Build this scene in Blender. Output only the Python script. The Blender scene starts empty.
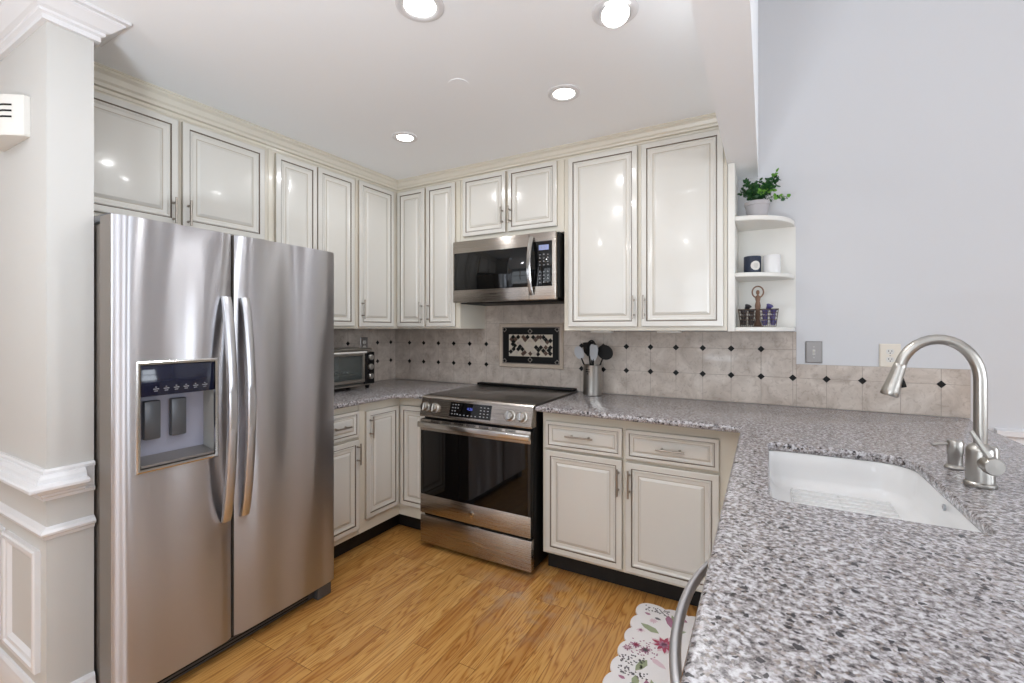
import bpy, bmesh, math, random
from mathutils import Vector, Matrix
random.seed(7)
S = bpy.context.scene
COL = S.collection
PI = math.pi

# ------------------------------------------------------------------ camera
cam_d = bpy.data.cameras.new('camera')
cam = bpy.data.objects.new('camera', cam_d)
COL.objects.link(cam)
cam.location = (2.6980, -2.8692, 1.3215)
cam.rotation_euler = (PI / 2, 0, 0.51107)
cam_d.sensor_fit = 'HORIZONTAL'
cam_d.sensor_width = 36.0
cam_d.lens = 456.86 / 1024 * 36
cam_d.shift_x = (512 - 508.84) / 1024
cam_d.shift_y = (329.59 - 341.5) / 1024
cam_d.clip_start = 0.02
S.camera = cam

# ------------------------------------------------------------------ world and daylight
w = bpy.data.worlds.new('world')
S.world = w
w.use_nodes = True
w.node_tree.nodes['Background'].inputs[0].default_value = (0.86, 0.93, 1.0, 1)
w.node_tree.nodes['Background'].inputs[1].default_value = 0.4


def area(name, loc, rot, sx, sy, power, col, spread=PI):
    d = bpy.data.lights.new(name, 'AREA')
    d.shape = 'RECTANGLE'
    d.size, d.size_y, d.energy, d.color, d.spread = sx, sy, power, col, spread
    o = bpy.data.objects.new(name, d)
    COL.objects.link(o)
    o.location = loc
    o.rotation_euler = rot
    return o


DAY = (0.85, 0.92, 1.0)
# daylight arriving through the openings of the walls behind the camera
WIN_R = [(-1.15, -2.05), (-2.75, -3.65), (-4.35, -5.25)]      # right wall openings (y range)
WIN_F = [(-0.6, 1.0), (1.5, 3.1), (3.7, 5.5)]                # front wall openings (x range)
for a, b in WIN_R:
    area('daylight', (6.32, (a + b) / 2, 1.55), (0, PI / 2 + .35, 0), 1.7, abs(a - b), 33, DAY)
for a, b in WIN_F:
    area('daylight', ((a + b) / 2, -6.75, 1.3), (PI / 2 + .6, 0, 0), abs(a - b), 1.9, 18 if a < 1 else 36 if a < 3 else 18, (0.86, 0.93, 1.0))

# invented fill light, out of view behind the camera, bounced off the ceiling
area('added_fill', (2.2, -3.6, 0.95), (PI, 0, 0), 0.36, 0.36, 56, (0.80, 0.90, 1.0))

S.view_settings.view_transform = 'Standard'
S.view_settings.look = 'None'
S.view_settings.gamma = 1
S.view_settings.use_curve_mapping = False
S.view_settings.exposure = 0.2
S.cycles.use_denoising = True
S.cycles.max_bounces = 10
S.cycles.diffuse_bounces = 6
S.cycles.sample_clamp_indirect = 6
S.cycles.caustics_reflective = False
S.cycles.caustics_refractive = False


# ------------------------------------------------------------------ materials
def srgb(r, g, b):
    f = lambda c: (c / 255 / 12.92) if c / 255 <= 0.04045 else ((c / 255 + 0.055) / 1.055) ** 2.4
    return (f(r), f(g), f(b), 1)


def mat(name, col, rough=0.5, metal=0.0, coat=0.0, spec=0.5, emit=None, estr=0, trans=0.0, ior=1.45):
    m = bpy.data.materials.new(name)
    m.use_nodes = True
    b = m.node_tree.nodes['Principled BSDF']
    b.inputs['Base Color'].default_value = col
    b.inputs['Roughness'].default_value = rough
    b.inputs['Metallic'].default_value = metal
    b.inputs['Coat Weight'].default_value = coat
    b.inputs['Coat Roughness'].default_value = 0.08
    b.inputs['Specular IOR Level'].default_value = spec
    b.inputs['Transmission Weight'].default_value = trans
    b.inputs['IOR'].default_value = ior
    if emit:
        b.inputs['Emission Color'].default_value = emit
        b.inputs['Emission Strength'].default_value = estr
    return m


class NT:
    def __init__(s, m):
        s.nt = m.node_tree
        s.b = s.nt.nodes['Principled BSDF']
        s.tc = s.nt.nodes.new('ShaderNodeTexCoord')
        s.geo = None

    def n(s, t, **kw):
        x = s.nt.nodes.new(t)
        for k, v in kw.items():
            if k.startswith('_'):
                setattr(x, k[1:], v)
            else:
                x.inputs[k.replace('__', ' ')].default_value = v
        return x

    def l(s, a, b):
        s.nt.links.new(a, b)

    def pos(s, scale=(1, 1, 1), rot=(0, 0, 0), loc=(0, 0, 0)):
        if s.geo is None:
            s.geo = s.nt.nodes.new('ShaderNodeNewGeometry')
        mp = s.nt.nodes.new('ShaderNodeMapping')
        mp.inputs['Scale'].default_value = scale
        mp.inputs['Rotation'].default_value = rot
        mp.inputs['Location'].default_value = loc
        s.l(s.geo.outputs['Position'], mp.inputs['Vector'])
        return mp.outputs['Vector']

    def ramp(s, stops, interp='LINEAR'):
        r = s.nt.nodes.new('ShaderNodeValToRGB')
        r.color_ramp.interpolation = interp
        while len(r.color_ramp.elements) < len(stops):
            r.color_ramp.elements.new(0.5)
        for e, (p, c) in zip(r.color_ramp.elements, stops):
            e.position = p
            e.color = c if len(c) == 4 else (*c, 1)
        return r

    def mix(s, fac, a, b, mode='MIX'):
        m = s.nt.nodes.new('ShaderNodeMix')
        m.data_type = 'RGBA'
        m.blend_type = mode
        for sock, v in ((m.inputs[0], fac), (m.inputs[6], a), (m.inputs[7], b)):
            if hasattr(v, 'is_linked'):
                s.l(v, sock)
            else:
                sock.default_value = v
        return m.outputs[2]

    def bump(s, h, strength=0.2, dist=0.01):
        b = s.nt.nodes.new('ShaderNodeBump')
        b.inputs['Strength'].default_value = strength
        b.inputs['Distance'].default_value = dist
        s.l(h, b.inputs['Height'])
        s.l(b.outputs['Normal'], s.b.inputs['Normal'])
        return b


CREAM = mat('cream_paint', srgb(216, 213, 206), 0.22, coat=0.35)
CREAM2 = mat('cream_face_frame', srgb(218, 212, 198), 0.3, coat=0.1)
t = NT(CREAM)
nz = t.n('ShaderNodeTexNoise', Scale=22.0, Detail=3.0)
t.l(t.pos((1, 1, 0.4)), nz.inputs['Vector'])
t.bump(nz.outputs['Fac'], 0.03, 0.01)
GLAZE = mat('brown_glaze', srgb(112, 98, 84), 0.45)
GLAZE2 = mat('pale_glaze', srgb(178, 168, 152), 0.4)
WALLW = mat('white_wall_paint', srgb(205, 205, 207), 0.75)
WALLC = mat('cream_wall_paint', srgb(197, 195, 191), 0.65)
CEIL = mat('ceiling_paint', srgb(246, 248, 250), 0.8)
TRIM = mat('white_trim_paint', srgb(222, 221, 222), 0.3, coat=0.2)
SHELF = mat('shelf_paint', srgb(226, 224, 218), 0.35)
BLACK = mat('black_plastic', srgb(13, 12, 12), 0.5, spec=0.3)
KICK = mat('black_toe_kick', srgb(24, 22, 21), 0.6)
BGLASS = mat('black_glass', srgb(10, 10, 11), 0.04, spec=0.6)
COOK = mat('cooktop_glass', srgb(56, 51, 47), 0.28, spec=0.9, coat=0.25)
CHROME = mat('polished_metal', srgb(205, 203, 200), 0.16, metal=1)
NICKEL = mat('brushed_nickel', srgb(176, 172, 166), 0.28, metal=1)
PULL = mat('satin_pull', srgb(168, 160, 150), 0.3, metal=1)
DARKM = mat('dark_metal', srgb(62, 58, 54), 0.4, metal=0.7)
PAINTG = mat('grey_painted_side', srgb(128, 121, 114), 0.42, metal=0.3)
PORC = mat('white_porcelain', srgb(224, 223, 222), 0.12, coat=0.6)
PLAST = mat('white_plastic', srgb(214, 211, 205), 0.4)
IVORY = mat('ivory_plastic', srgb(222, 214, 200), 0.4)
GREYP = mat('grey_plate', srgb(140, 136, 134), 0.35, metal=0.6)
MARK = mat('pale_marking', srgb(150, 150, 152), 0.5)
BLUE = mat('display_blue', srgb(60, 70, 150), 0.4, emit=srgb(110, 130, 255), estr=0.5)
LCD = mat('display_grey', srgb(140, 150, 190), 0.4, emit=srgb(150, 160, 215), estr=0.1)
LENS = mat('lamp_lens', (1, 1, 1, 1), 0.5, emit=(1.0, 0.97, 0.92, 1), estr=7)
MUG = mat('navy_ceramic', srgb(42, 50, 68), 0.35)
POT = mat('grey_stone_pot', srgb(176, 172, 174), 0.8)
SOIL = mat('soil', srgb(50, 38, 28), 0.9)
LEAF1 = mat('leaf_dark_green', srgb(38, 82, 40), 0.5)
LEAF2 = mat('leaf_bright_green', srgb(110, 165, 66), 0.5)
STEM = mat('stem_green', srgb(74, 98, 50), 0.6)
WIRE = mat('rusty_wire', srgb(92, 76, 62), 0.5, metal=0.5)
WOODB = mat('brown_ornament', srgb(134, 104, 86), 0.7)
POD = mat('purple_foil', srgb(74, 70, 124), 0.3)
PODD = mat('dark_foil', srgb(40, 38, 44), 0.4)
GREYS = mat('grey_silicone', srgb(168, 170, 174), 0.4)
CRUMB = mat('crumpled_foil', srgb(205, 200, 190), 0.3, metal=0.7)
OVIN = mat('oven_interior', srgb(150, 150, 146), 0.5, metal=0.2)
DIAB = mat('black_tile', srgb(14, 13, 13), 0.5, spec=0.3)
MBROWN = mat('mosaic_brown', srgb(84, 62, 52), 0.3)
MCREAM = mat('mosaic_cream', srgb(196, 186, 170), 0.4)
MGREY = mat('mosaic_grey', srgb(128, 120, 112), 0.4)
RUGW = mat('rug_white', srgb(236, 232, 232), 0.95)
RUGP = mat('rug_pink', srgb(222, 196, 204), 0.95)
RUGR = mat('rug_crimson', srgb(172, 78, 100), 0.95)
RUGM = mat('rug_mauve', srgb(170, 120, 142), 0.95)
RUGG = mat('rug_sage', srgb(160, 168, 138), 0.95)
RUGD = mat('rug_grey', srgb(110, 104, 108), 0.95)

t = NT(WALLW)
nz = t.n('ShaderNodeTexNoise', Scale=180.0, Detail=2.0)
t.l(t.pos(), nz.inputs['Vector'])
t.bump(nz.outputs['Fac'], 0.04, 0.004)


# brushed stainless: grain runs horizontally, sheet slightly wavy
def steel(name, col, rough=0.24, aniso=0.75, wav=0.05, wscale=(1.0, 5.0, 0.55)):
    m = mat(name, col, rough, metal=1)
    t = NT(m)
    nz = t.n('ShaderNodeTexNoise', Scale=1.0, Detail=2.0, Roughness=0.6)
    t.l(t.pos((3, 3, 1400)), nz.inputs['Vector'])
    r = t.ramp([(0.3, (rough * 0.94,) * 3), (0.7, (rough * 1.06,) * 3)])
    t.l(nz.outputs['Fac'], r.inputs[0])
    t.l(r.outputs[0], t.b.inputs['Roughness'])
    t.b.inputs['Anisotropic'].default_value = aniso
    t.b.inputs['Anisotropic Rotation'].default_value = 0.25
    tg = t.nt.nodes.new('ShaderNodeTangent')
    tg.direction_type = 'RADIAL'
    tg.axis = 'Z'
    t.l(tg.outputs[0], t.b.inputs['Tangent'])
    if wav:
        n2 = t.n('ShaderNodeTexNoise', Scale=1.0, Detail=0.0)
        t.l(t.pos(wscale), n2.inputs['Vector'])
        t.bump(n2.outputs['Fac'], 1.0, wav)
    return m


STEEL = steel('brushed_stainless', srgb(194, 193, 196), 0.33, 0.96, 0.05, (0.1, 5.5, 0.9))
STEELR = steel('range_stainless', srgb(176, 168, 160), 0.27, 0.7, 0)


def granite():
    m = mat('speckled_granite', (0.4, 0.4, 0.4, 1), 0.24, coat=0.3)
    t = NT(m)
    m.node_tree.nodes['Principled BSDF'].inputs['Coat Roughness'].default_value = 0.2
    p = t.pos()
    wn = t.n('ShaderNodeTexNoise', Scale=70.0, Detail=2.0)
    t.l(p, wn.inputs['Vector'])
    sub = t.nt.nodes.new('ShaderNodeVectorMath'); sub.operation = 'MULTIPLY_ADD'
    t.l(wn.outputs['Color'], sub.inputs[0])
    sub.inputs[1].default_value = (0.005,) * 3
    t.l(p, sub.inputs[2])
    v1 = t.n('ShaderNodeTexVoronoi', Scale=190.0)
    t.l(sub.outputs[0], v1.inputs['Vector'])
    sp = t.nt.nodes.new('ShaderNodeSeparateColor')
    t.l(v1.outputs['Color'], sp.inputs[0])
    n3 = t.n('ShaderNodeTexNoise', Scale=95.0, Detail=3.0, Roughness=0.65)
    t.l(p, n3.inputs['Vector'])
    ad = t.nt.nodes.new('ShaderNodeMath'); ad.operation = 'MULTIPLY_ADD'
    t.l(n3.outputs['Fac'], ad.inputs[0]); ad.inputs[1].default_value = 2.1
    ad2 = t.nt.nodes.new('ShaderNodeMath'); ad2.operation = 'MULTIPLY_ADD'
    t.l(sp.outputs[0], ad2.inputs[0]); ad2.inputs[1].default_value = 0.42; ad2.inputs[2].default_value = -0.76
    t.l(ad2.outputs[0], ad.inputs[2])
    r1 = t.ramp([(0.0, srgb(44, 40, 42)), (0.15, srgb(84, 79, 80)), (0.32, srgb(120, 114, 114)), (0.48, srgb(147, 142, 142)),
                 (0.64, srgb(172, 168, 170)), (0.9, srgb(198, 196, 199))])
    t.l(ad.outputs[0], r1.inputs[0])
    # sparse black flecks and faint brown feldspar grains
    v2 = t.n('ShaderNodeTexVoronoi', Scale=120.0)
    t.l(sub.outputs[0], v2.inputs['Vector'])
    s2 = t.nt.nodes.new('ShaderNodeSeparateColor')
    t.l(v2.outputs['Color'], s2.inputs[0])
    r2 = t.ramp([(0.0, (0.95,) * 3), (0.035, (0.95,) * 3), (0.045, (0, 0, 0))])
    t.l(s2.outputs[1], r2.inputs[0])
    c = t.mix(r2.outputs[0], r1.outputs[0], srgb(40, 37, 40))
    r3 = t.ramp([(0.0, (0, 0, 0)), (0.86, (0, 0, 0)), (0.9, (0.45,) * 3)])
    t.l(sp.outputs[1], r3.inputs[0])
    c = t.mix(r3.outputs[0], c, srgb(136, 120, 108))
    t.l(c, t.b.inputs['Base Color'])
    return m


GRAN = granite()


def tile():
    m = mat('beige_stone_tile', srgb(176, 166, 156), 0.42, coat=0.1)
    t = NT(m)
    n1 = t.n('ShaderNodeTexNoise', Scale=9.0, Detail=6.0, Roughness=0.62, Distortion=0.6)
    t.l(t.pos(), n1.inputs['Vector'])
    r = t.ramp([(0.3, srgb(166, 153, 142)), (0.5, srgb(190, 178, 167)), (0.7, srgb(208, 198, 188))])
    t.l(n1.outputs['Fac'], r.inputs[0])
    n2 = t.n('ShaderNodeTexNoise', Scale=34.0, Detail=5.0, Distortion=1.6)
    t.l(t.pos(), n2.inputs['Vector'])
    r2 = t.ramp([(0.36, srgb(160, 148, 140)), (0.44, srgb(255, 255, 255))])
    t.l(n2.outputs['Fac'], r2.inputs[0])
    c = t.mix(0.22, r.outputs[0], r2.outputs[0], 'MULTIPLY')
    t.l(c, t.b.inputs['Base Color'])
    return m


TILE = tile()
GROUT = mat('tile_grout', srgb(160, 150, 141), 0.9)


def oak():
    m = mat('oak_planks', srgb(190, 140, 80), 0.3, coat=0.15)
    t = NT(m)
    p = t.pos(rot=(0, 0, PI / 2))
    br = t.n('ShaderNodeTexBrick', Scale=1.0)
    br.inputs['Mortar Size'].default_value = 0.0015
    br.inputs['Mortar Smooth'].default_value = 0.2
    br.inputs['Brick Width'].default_value = 0.85
    br.inputs['Row Height'].default_value = 0.078
    br.inputs['Bias'].default_value = 0.0
    br.offset = 0.37
    br.offset_frequency = 3
    br.inputs['Color1'].default_value = (0, 0, 0, 1)
    br.inputs['Color2'].default_value = (1, 1, 1, 1)
    br.inputs['Mortar'].default_value = (0.5, 0.5, 0.5, 1)
    t.l(p, br.inputs['Vector'])
    base = t.ramp([(0.0, srgb(182, 128, 68)), (0.35, srgb(196, 145, 80)), (0.75, srgb(202, 152, 86)), (1.0, srgb(212, 164, 98))])
    t.l(br.outputs['Color'], base.inputs[0])
    # grain: stretched noise bands per plank, offset by the plank's random value
    off = t.nt.nodes.new('ShaderNodeVectorMath'); off.operation = 'MULTIPLY_ADD'
    t.l(br.outputs['Color'], off.inputs[0]); off.inputs[1].default_value = (7.3, 3.1, 5.7)
    t.l(t.pos((15.0, 1.1, 1)), off.inputs[2])
    wn = t.n('ShaderNodeTexNoise', Scale=1.0, Detail=2.5, Roughness=0.5, Distortion=0.4)
    t.l(off.outputs[0], wn.inputs['Vector'])
    mul = t.nt.nodes.new('ShaderNodeMath'); mul.operation = 'MULTIPLY'; mul.inputs[1].default_value = 15.0
    t.l(wn.outputs['Fac'], mul.inputs[0])
    fr = t.nt.nodes.new('ShaderNodeMath'); fr.operation = 'PINGPONG'; fr.inputs[1].default_value = 0.5
    t.l(mul.outputs[0], fr.inputs[0])
    gr = t.ramp([(0.0, srgb(192, 160, 126)), (0.12, srgb(228, 210, 188)), (0.35, (1.0,) * 3), (0.5, (1, 1, 1))])
    t.l(fr.outputs[0], gr.inputs[0])
    c = t.mix(0.8, base.outputs[0], gr.outputs[0], 'MULTIPLY')
    fn = t.n('ShaderNodeTexNoise', Scale=1.0, Detail=4.0, Roughness=0.7)
    t.l(t.pos((160, 7, 1)), fn.inputs['Vector'])
    f2 = t.ramp([(0.3, (0.82,) * 3), (0.55, (1.0,) * 3)])
    t.l(fn.outputs['Fac'], f2.inputs[0])
    c = t.mix(0.6, c, f2.outputs[0], 'MULTIPLY')
    mo = t.ramp([(0.0, (0, 0, 0)), (1.0, (0.75,) * 3)])
    t.l(br.outputs['Fac'], mo.inputs[0])
    c = t.mix(mo.outputs[0], c, srgb(112, 74, 36))
    # worn, scuffed boards in front of the range
    wp = t.pos()
    dist = t.nt.nodes.new('ShaderNodeVectorMath'); dist.operation = 'DISTANCE'
    t.l(wp, dist.inputs[0]); dist.inputs[1].default_value = (1.72, -0.86, 0)
    wr = t.ramp([(0.0, (0.9,) * 3), (0.42, (0, 0, 0))])
    t.l(dist.outputs['Value'], wr.inputs[0])
    wz = t.n('ShaderNodeTexNoise', Scale=11.0, Detail=5.0)
    t.l(wp, wz.inputs['Vector'])
    wz2 = t.ramp([(0.48, (0, 0, 0)), (0.66, (0.8,) * 3)])
    t.l(wz.outputs['Fac'], wz2.inputs[0])
    mm = t.mix(1.0, wr.outputs[0], wz2.outputs[0], 'MULTIPLY')
    c = t.mix(mm, c, srgb(168, 146, 122))
    t.l(c, t.b.inputs['Base Color'])
    return m


OAK = oak()

# ------------------------------------------------------------------ mesh helpers
ORG = {}


class MB:
    def __init__(s):
        s.bm = bmesh.new()
        s.mats = []

    def mi(s, m):
        if m not in s.mats:
            s.mats.append(m)
        return s.mats.index(m)

    def face(s, pts, m):
        vs = [s.bm.verts.new(p) for p in pts]
        f = s.bm.faces.new(vs)
        f.material_index = s.mi(m)
        return f

    def box(s, x0, x1, y0, y1, z0, z1, m, bev=0.0, M=None, seg=2):
        r = bmesh.ops.create_cube(s.bm, size=1.0)
        vs = r['verts']
        for v in vs:
            v.co = Vector(((x0 + x1) / 2 + v.co.x * (x1 - x0), (y0 + y1) / 2 + v.co.y * (y1 - y0), (z0 + z1) / 2 + v.co.z * (z1 - z0)))
        fs = set(f for v in vs for f in v.link_faces)
        i = s.mi(m)
        for f in fs:
            f.material_index = i
        if bev > 0:
            es = list(set(e for v in vs for e in v.link_edges))
            r2 = bmesh.ops.bevel(s.bm, geom=es, offset=bev, segments=seg, affect='EDGES', profile=0.5, clamp_overlap=True)
            vs = list(set(v for f in r2['faces'] for v in f.verts) | set(v for v in vs if v.is_valid))
            for f in set(f for v in vs for f in v.link_faces):
                f.material_index = i
        if M is not None:
            bmesh.ops.transform(s.bm, matrix=M, verts=[v for v in vs if v.is_valid])
        return s

    def rings(s, rings, m, cap0=True, cap1=True, closed=True):
        """rings: list of equal-length loops of points, mat m (or list per span)"""
        V = [[s.bm.verts.new(p) for p in r] for r in rings]
        n = len(rings[0])
        for k in range(len(V) - 1):
            mm = m[k] if isinstance(m, (list, tuple)) else m
            i = s.mi(mm)
            for j in range(n if closed else n - 1):
                a, b, c, d = V[k][j], V[k][(j + 1) % n], V[k + 1][(j + 1) % n], V[k + 1][j]
                try:
                    f = s.bm.faces.new((a, b, c, d))
                    f.material_index = i
                except ValueError:
                    pass
        m0 = m[0] if isinstance(m, (list, tuple)) else m
        m1 = m[-1] if isinstance(m, (list, tuple)) else m
        if cap0:
            f = s.bm.faces.new(V[0][::-1]); f.material_index = s.mi(m0)
        if cap1:
            f = s.bm.faces.new(V[-1]); f.material_index = s.mi(m1)
        return s

    def lathe(s, prof, c, m, seg=32, axis=(0, 0, 1), cap0=True, cap1=True, sx=1, sy=1, arc=None):
        ax = Vector(axis).normalized()
        q = Vector((0, 0, 1)).rotation_difference(ax)
        c = Vector(c)
        R = []
        for r, z in prof:
            r = max(r, 1e-5)
            R.append([c + q @ Vector((r * sx * math.cos(2 * PI * k / seg), r * sy * math.sin(2 * PI * k / seg), z)) for k in range(seg)])
        return s.rings(R, m, cap0, cap1)

    def cyl(s, p0, p1, r, m, seg=20, r1=None):
        p0, p1 = Vector(p0), Vector(p1)
        return s.lathe([(r, 0), (r if r1 is None else r1, (p1 - p0).length)], p0, m, seg, p1 - p0)

    def tube(s, pts, r, m, seg=10, flat=None):
        pts = [Vector(p) for p in pts]
        n = len(pts)
        rs = r if isinstance(r, (list, tuple)) else [r] * n
        T = []
        for i in range(n):
            d = (pts[min(i + 1, n - 1)] - pts[max(i - 1, 0)]).normalized()
            T.append(d)
        up = Vector((0, 0, 1)) if abs(T[0].z) < 0.9 else Vector((0, 1, 0))
        u = T[0].cross(up).normalized()
        R = []
        for i in range(n):
            u = (u - T[i] * u.dot(T[i])).normalized()
            v = T[i].cross(u)
            R.append([pts[i] + (u * math.cos(2 * PI * k / seg) + v * math.sin(2 * PI * k / seg)) * rs[i] for k in range(seg)])
        return s.rings(R, m)

    def prism(s, poly, z0, z1, m, axis='z'):
        def P(a, b, c):
            return {'z': (a, b, c), 'x': (c, a, b), 'y': (a, c, b)}[axis]
        return s.rings([[P(a, b, z0) for a, b in poly], [P(a, b, z1) for a, b in poly]], m)

    def sweep(s, prof, path, m, ks=None):
        """prof: closed loop [(out, z)]; path: [(x, y)], out = to the right of travel"""
        n = len(path)
        R = []
        for i in range(n):
            p = Vector(path[i])
            d0 = (Vector(path[i]) - Vector(path[i - 1])).normalized() if i > 0 else None
            d1 = (Vector(path[i + 1]) - Vector(path[i])).normalized() if i < n - 1 else None
            n0 = Vector((d0.y, -d0.x)) if d0 else None
            n1 = Vector((d1.y, -d1.x)) if d1 else None
            if n0 and n1:
                b = (n0 + n1)
                o = b / (1 + n0.dot(n1))
            else:
                o = n0 or n1
            kk = ks[i] if ks else 1.0
            R.append([(p.x + o.x * a, p.y + o.y * a, H - (H - z) * kk if ks else z) for a, z in prof])
        return s.rings(R, m)

    def build(s, name, parent=None, origin=None, angle=32, fix=True):
        if fix:
            bmesh.ops.recalc_face_normals(s.bm, faces=s.bm.faces)
        if parent is not None:
            o3 = ORG[parent.name]
        elif origin is not None:
            o3 = Vector(origin)
        else:
            xs = [v.co for v in s.bm.verts]
            o3 = Vector(((min(v.x for v in xs) + max(v.x for v in xs)) / 2, (min(v.y for v in xs) + max(v.y for v in xs)) / 2, min(v.z for v in xs)))
        bmesh.ops.translate(s.bm, verts=s.bm.verts, vec=-o3)
        for f in s.bm.faces:
            f.smooth = True
        me = bpy.data.meshes.new(name)
        s.bm.to_mesh(me)
        s.bm.free()
        me.set_sharp_from_angle(angle=math.radians(angle))
        for m in s.mats:
            me.materials.append(m)
        o = bpy.data.objects.new(name, me)
        COL.objects.link(o)
        if parent is not None:
            o.parent = parent
        else:
            o.location = o3
        ORG[o.name] = o3
        return o


def tag(o, label=None, cat=None, group=None, kind=None):
    if label: o['label'] = label
    if cat: o['category'] = cat
    if group: o['group'] = group
    if kind: o['kind'] = kind
    return o


def thing(name, label, cat, loc=(0, 0, 0), group=None):
    o = bpy.data.objects.new(name, None)
    o.empty_display_size = 0.05
    COL.objects.link(o)
    o.location = loc
    ORG[o.name] = Vector(loc)
    return tag(o, label, cat, group)


def struct(mb, name, label=None, angle=32):
    return tag(mb.build(name, angle=angle), label, None, None, 'structure')


def dup(root, loc, label=None, group=None):
    """copy of a thing with copies of its parts and sub-parts"""
    r = root.copy()
    COL.objects.link(r)
    r.location = loc
    if label: r['label'] = label
    if group: r['group'] = group
    for ch in list(root.children):
        c = ch.copy(); COL.objects.link(c); c.parent = r
        for g in list(ch.children):
            d = g.copy(); COL.objects.link(d); d.parent = c
    return r


def text_mesh(txt, size, P0, u, v, m, name, parent, depth=0.0006, align='CENTER'):
    """flat lettering of real thickness standing on a surface; P0 centre, u right, v up"""
    c = bpy.data.curves.new('letters', 'FONT')
    c.body = txt
    c.size = size
    c.align_x = align
    c.align_y = 'CENTER'
    c.extrude = depth
    c.resolution_u = 3
    o = bpy.data.objects.new('letters', c)
    COL.objects.link(o)
    dg = bpy.context.evaluated_depsgraph_get()
    me = bpy.data.meshes.new_from_object(o.evaluated_get(dg))
    bpy.data.objects.remove(o)
    u, v = Vector(u).normalized(), Vector(v).normalized()
    n = u.cross(v)
    M = Matrix((( u.x, v.x, n.x, P0[0]), (u.y, v.y, n.y, P0[1]), (u.z, v.z, n.z, P0[2]), (0, 0, 0, 1)))
    me.transform(M)
    me.transform(Matrix.Translation(-ORG[parent.name]))
    me.materials.clear()
    me.materials.append(m)
    ob = bpy.data.objects.new(name, me)
    COL.objects.link(ob)
    ob.parent = parent
    ORG[ob.name] = ORG[parent.name]
    return ob


# ------------------------------------------------------------------ room shell
H = 2.405          # kitchen ceiling
HR = 3.3           # ceiling of the taller adjoining room
XR, YF = 6.2, -6.5
T = 0.12
mb = MB(); mb.box(-1.6, XR + 0.3, YF - 0.3, 0.3, -0.1, 0, OAK); struct(mb, 'floor', 'golden oak strip floor')
mb = MB(); mb.box(-0.12, XR + 0.2, 0.0, 0.12, 0, HR + 0.1, WALLW); struct(mb, 'wall_back', 'white painted back wall')
mb = MB(); mb.box(-0.12, 0.0, -2.19, 0.0, 0, HR, WALLC); struct(mb, 'wall_left', 'left kitchen wall behind the cabinets')
mb = MB(); mb.box(-1.3, -1.18, YF, -2.31, 0, HR, WALLC); struct(mb, 'wall_outer', 'cream wall of the room left of the kitchen')
mb = MB(); mb.box(-1.3, 0.665, -2.31, -2.19, 0, H, WALLC); struct(mb, 'wall_stub', 'cream wall end beside the refrigerator')
mb = MB(); mb.box(-1.3, 2.531, YF, 0.0, H, H + 0.1, CEIL); struct(mb, 'ceiling', 'flat white kitchen ceiling')
mb = MB(); mb.box(2.665, XR + 0.2, YF, 0.0, HR, HR + 0.1, CEIL); struct(mb, 'ceiling_tall', 'higher ceiling of the adjoining room')
mb = MB(); mb.box(2.531, 2.665, YF, 0.0, 2.16, HR + 0.1, CEIL); struct(mb, 'trim_1', 'dropped header beam between kitchen and adjoining room')


def wall_with_holes(axis, pos, thick, a0, a1, z1, holes, hz0, hz1, name, label):
    mb = MB()
    def bx(p, q, z0, z_):
        if axis == 'x':
            mb.box(pos, pos + thick, p, q, z0, z_, WALLW)
        else:
            mb.box(p, q, pos, pos + thick, z0, z_, WALLW)
    hs = sorted((min(h), max(h)) for h in holes)
    bx(a0, a1, 0, hz0)
    bx(a0, a1, hz1, z1)
    c = a0
    for p, q in hs:
        bx(c, p, hz0, hz1)
        c = q
    bx(c, a1, hz0, hz1)
    return struct(mb, name, label)


wall_with_holes('x', XR, 0.12, YF, 0.0, HR, WIN_R, 0.7, 2.4, 'wall_right', 'white wall of the adjoining room with windows')
wall_with_holes('y', YF, -0.12, -1.3, XR, HR, WIN_F, 0.55, 2.35, 'wall_front', 'white wall behind the camera with windows')
k = 1
for a, b in WIN_R:
    mb = MB()
    y0, y1 = min(a, b), max(a, b)
    for (p, q, z0, z1) in ((y0, y0 + .06, .7, 2.4), (y1 - .06, y1, .7, 2.4), (y0 + .06, y1 - .06, .7, .76), (y0 + .06, y1 - .06, 2.34, 2.4), (y0 + .06, y1 - .06, 1.53, 1.58), ((y0 + y1) / 2 - .012, (y0 + y1) / 2 + .012, .76, 1.53)):
        mb.box(XR + .01, XR + .06, p, q, z0, z1, TRIM)
    struct(mb, 'window_%d' % k, 'white window frame in the right wall'); k += 1
for a, b in WIN_F:
    mb = MB()
    for (p, q, z0, z1) in ((a, a + .06, .55, 2.35), (b - .06, b, .55, 2.35), (a + .06, b - .06, .55, .61), (a + .06, b - .06, 2.29, 2.35), (a + .06, b - .06, 1.45, 1.5), ((a + b) / 2 - .03, (a + b) / 2 + .03, .61, 2.29)):
        mb.box(p, q, YF - .06, YF - .01, z0, z1, TRIM)
    struct(mb, 'window_%d' % k, 'white window frame in the front wall'); k += 1

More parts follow.
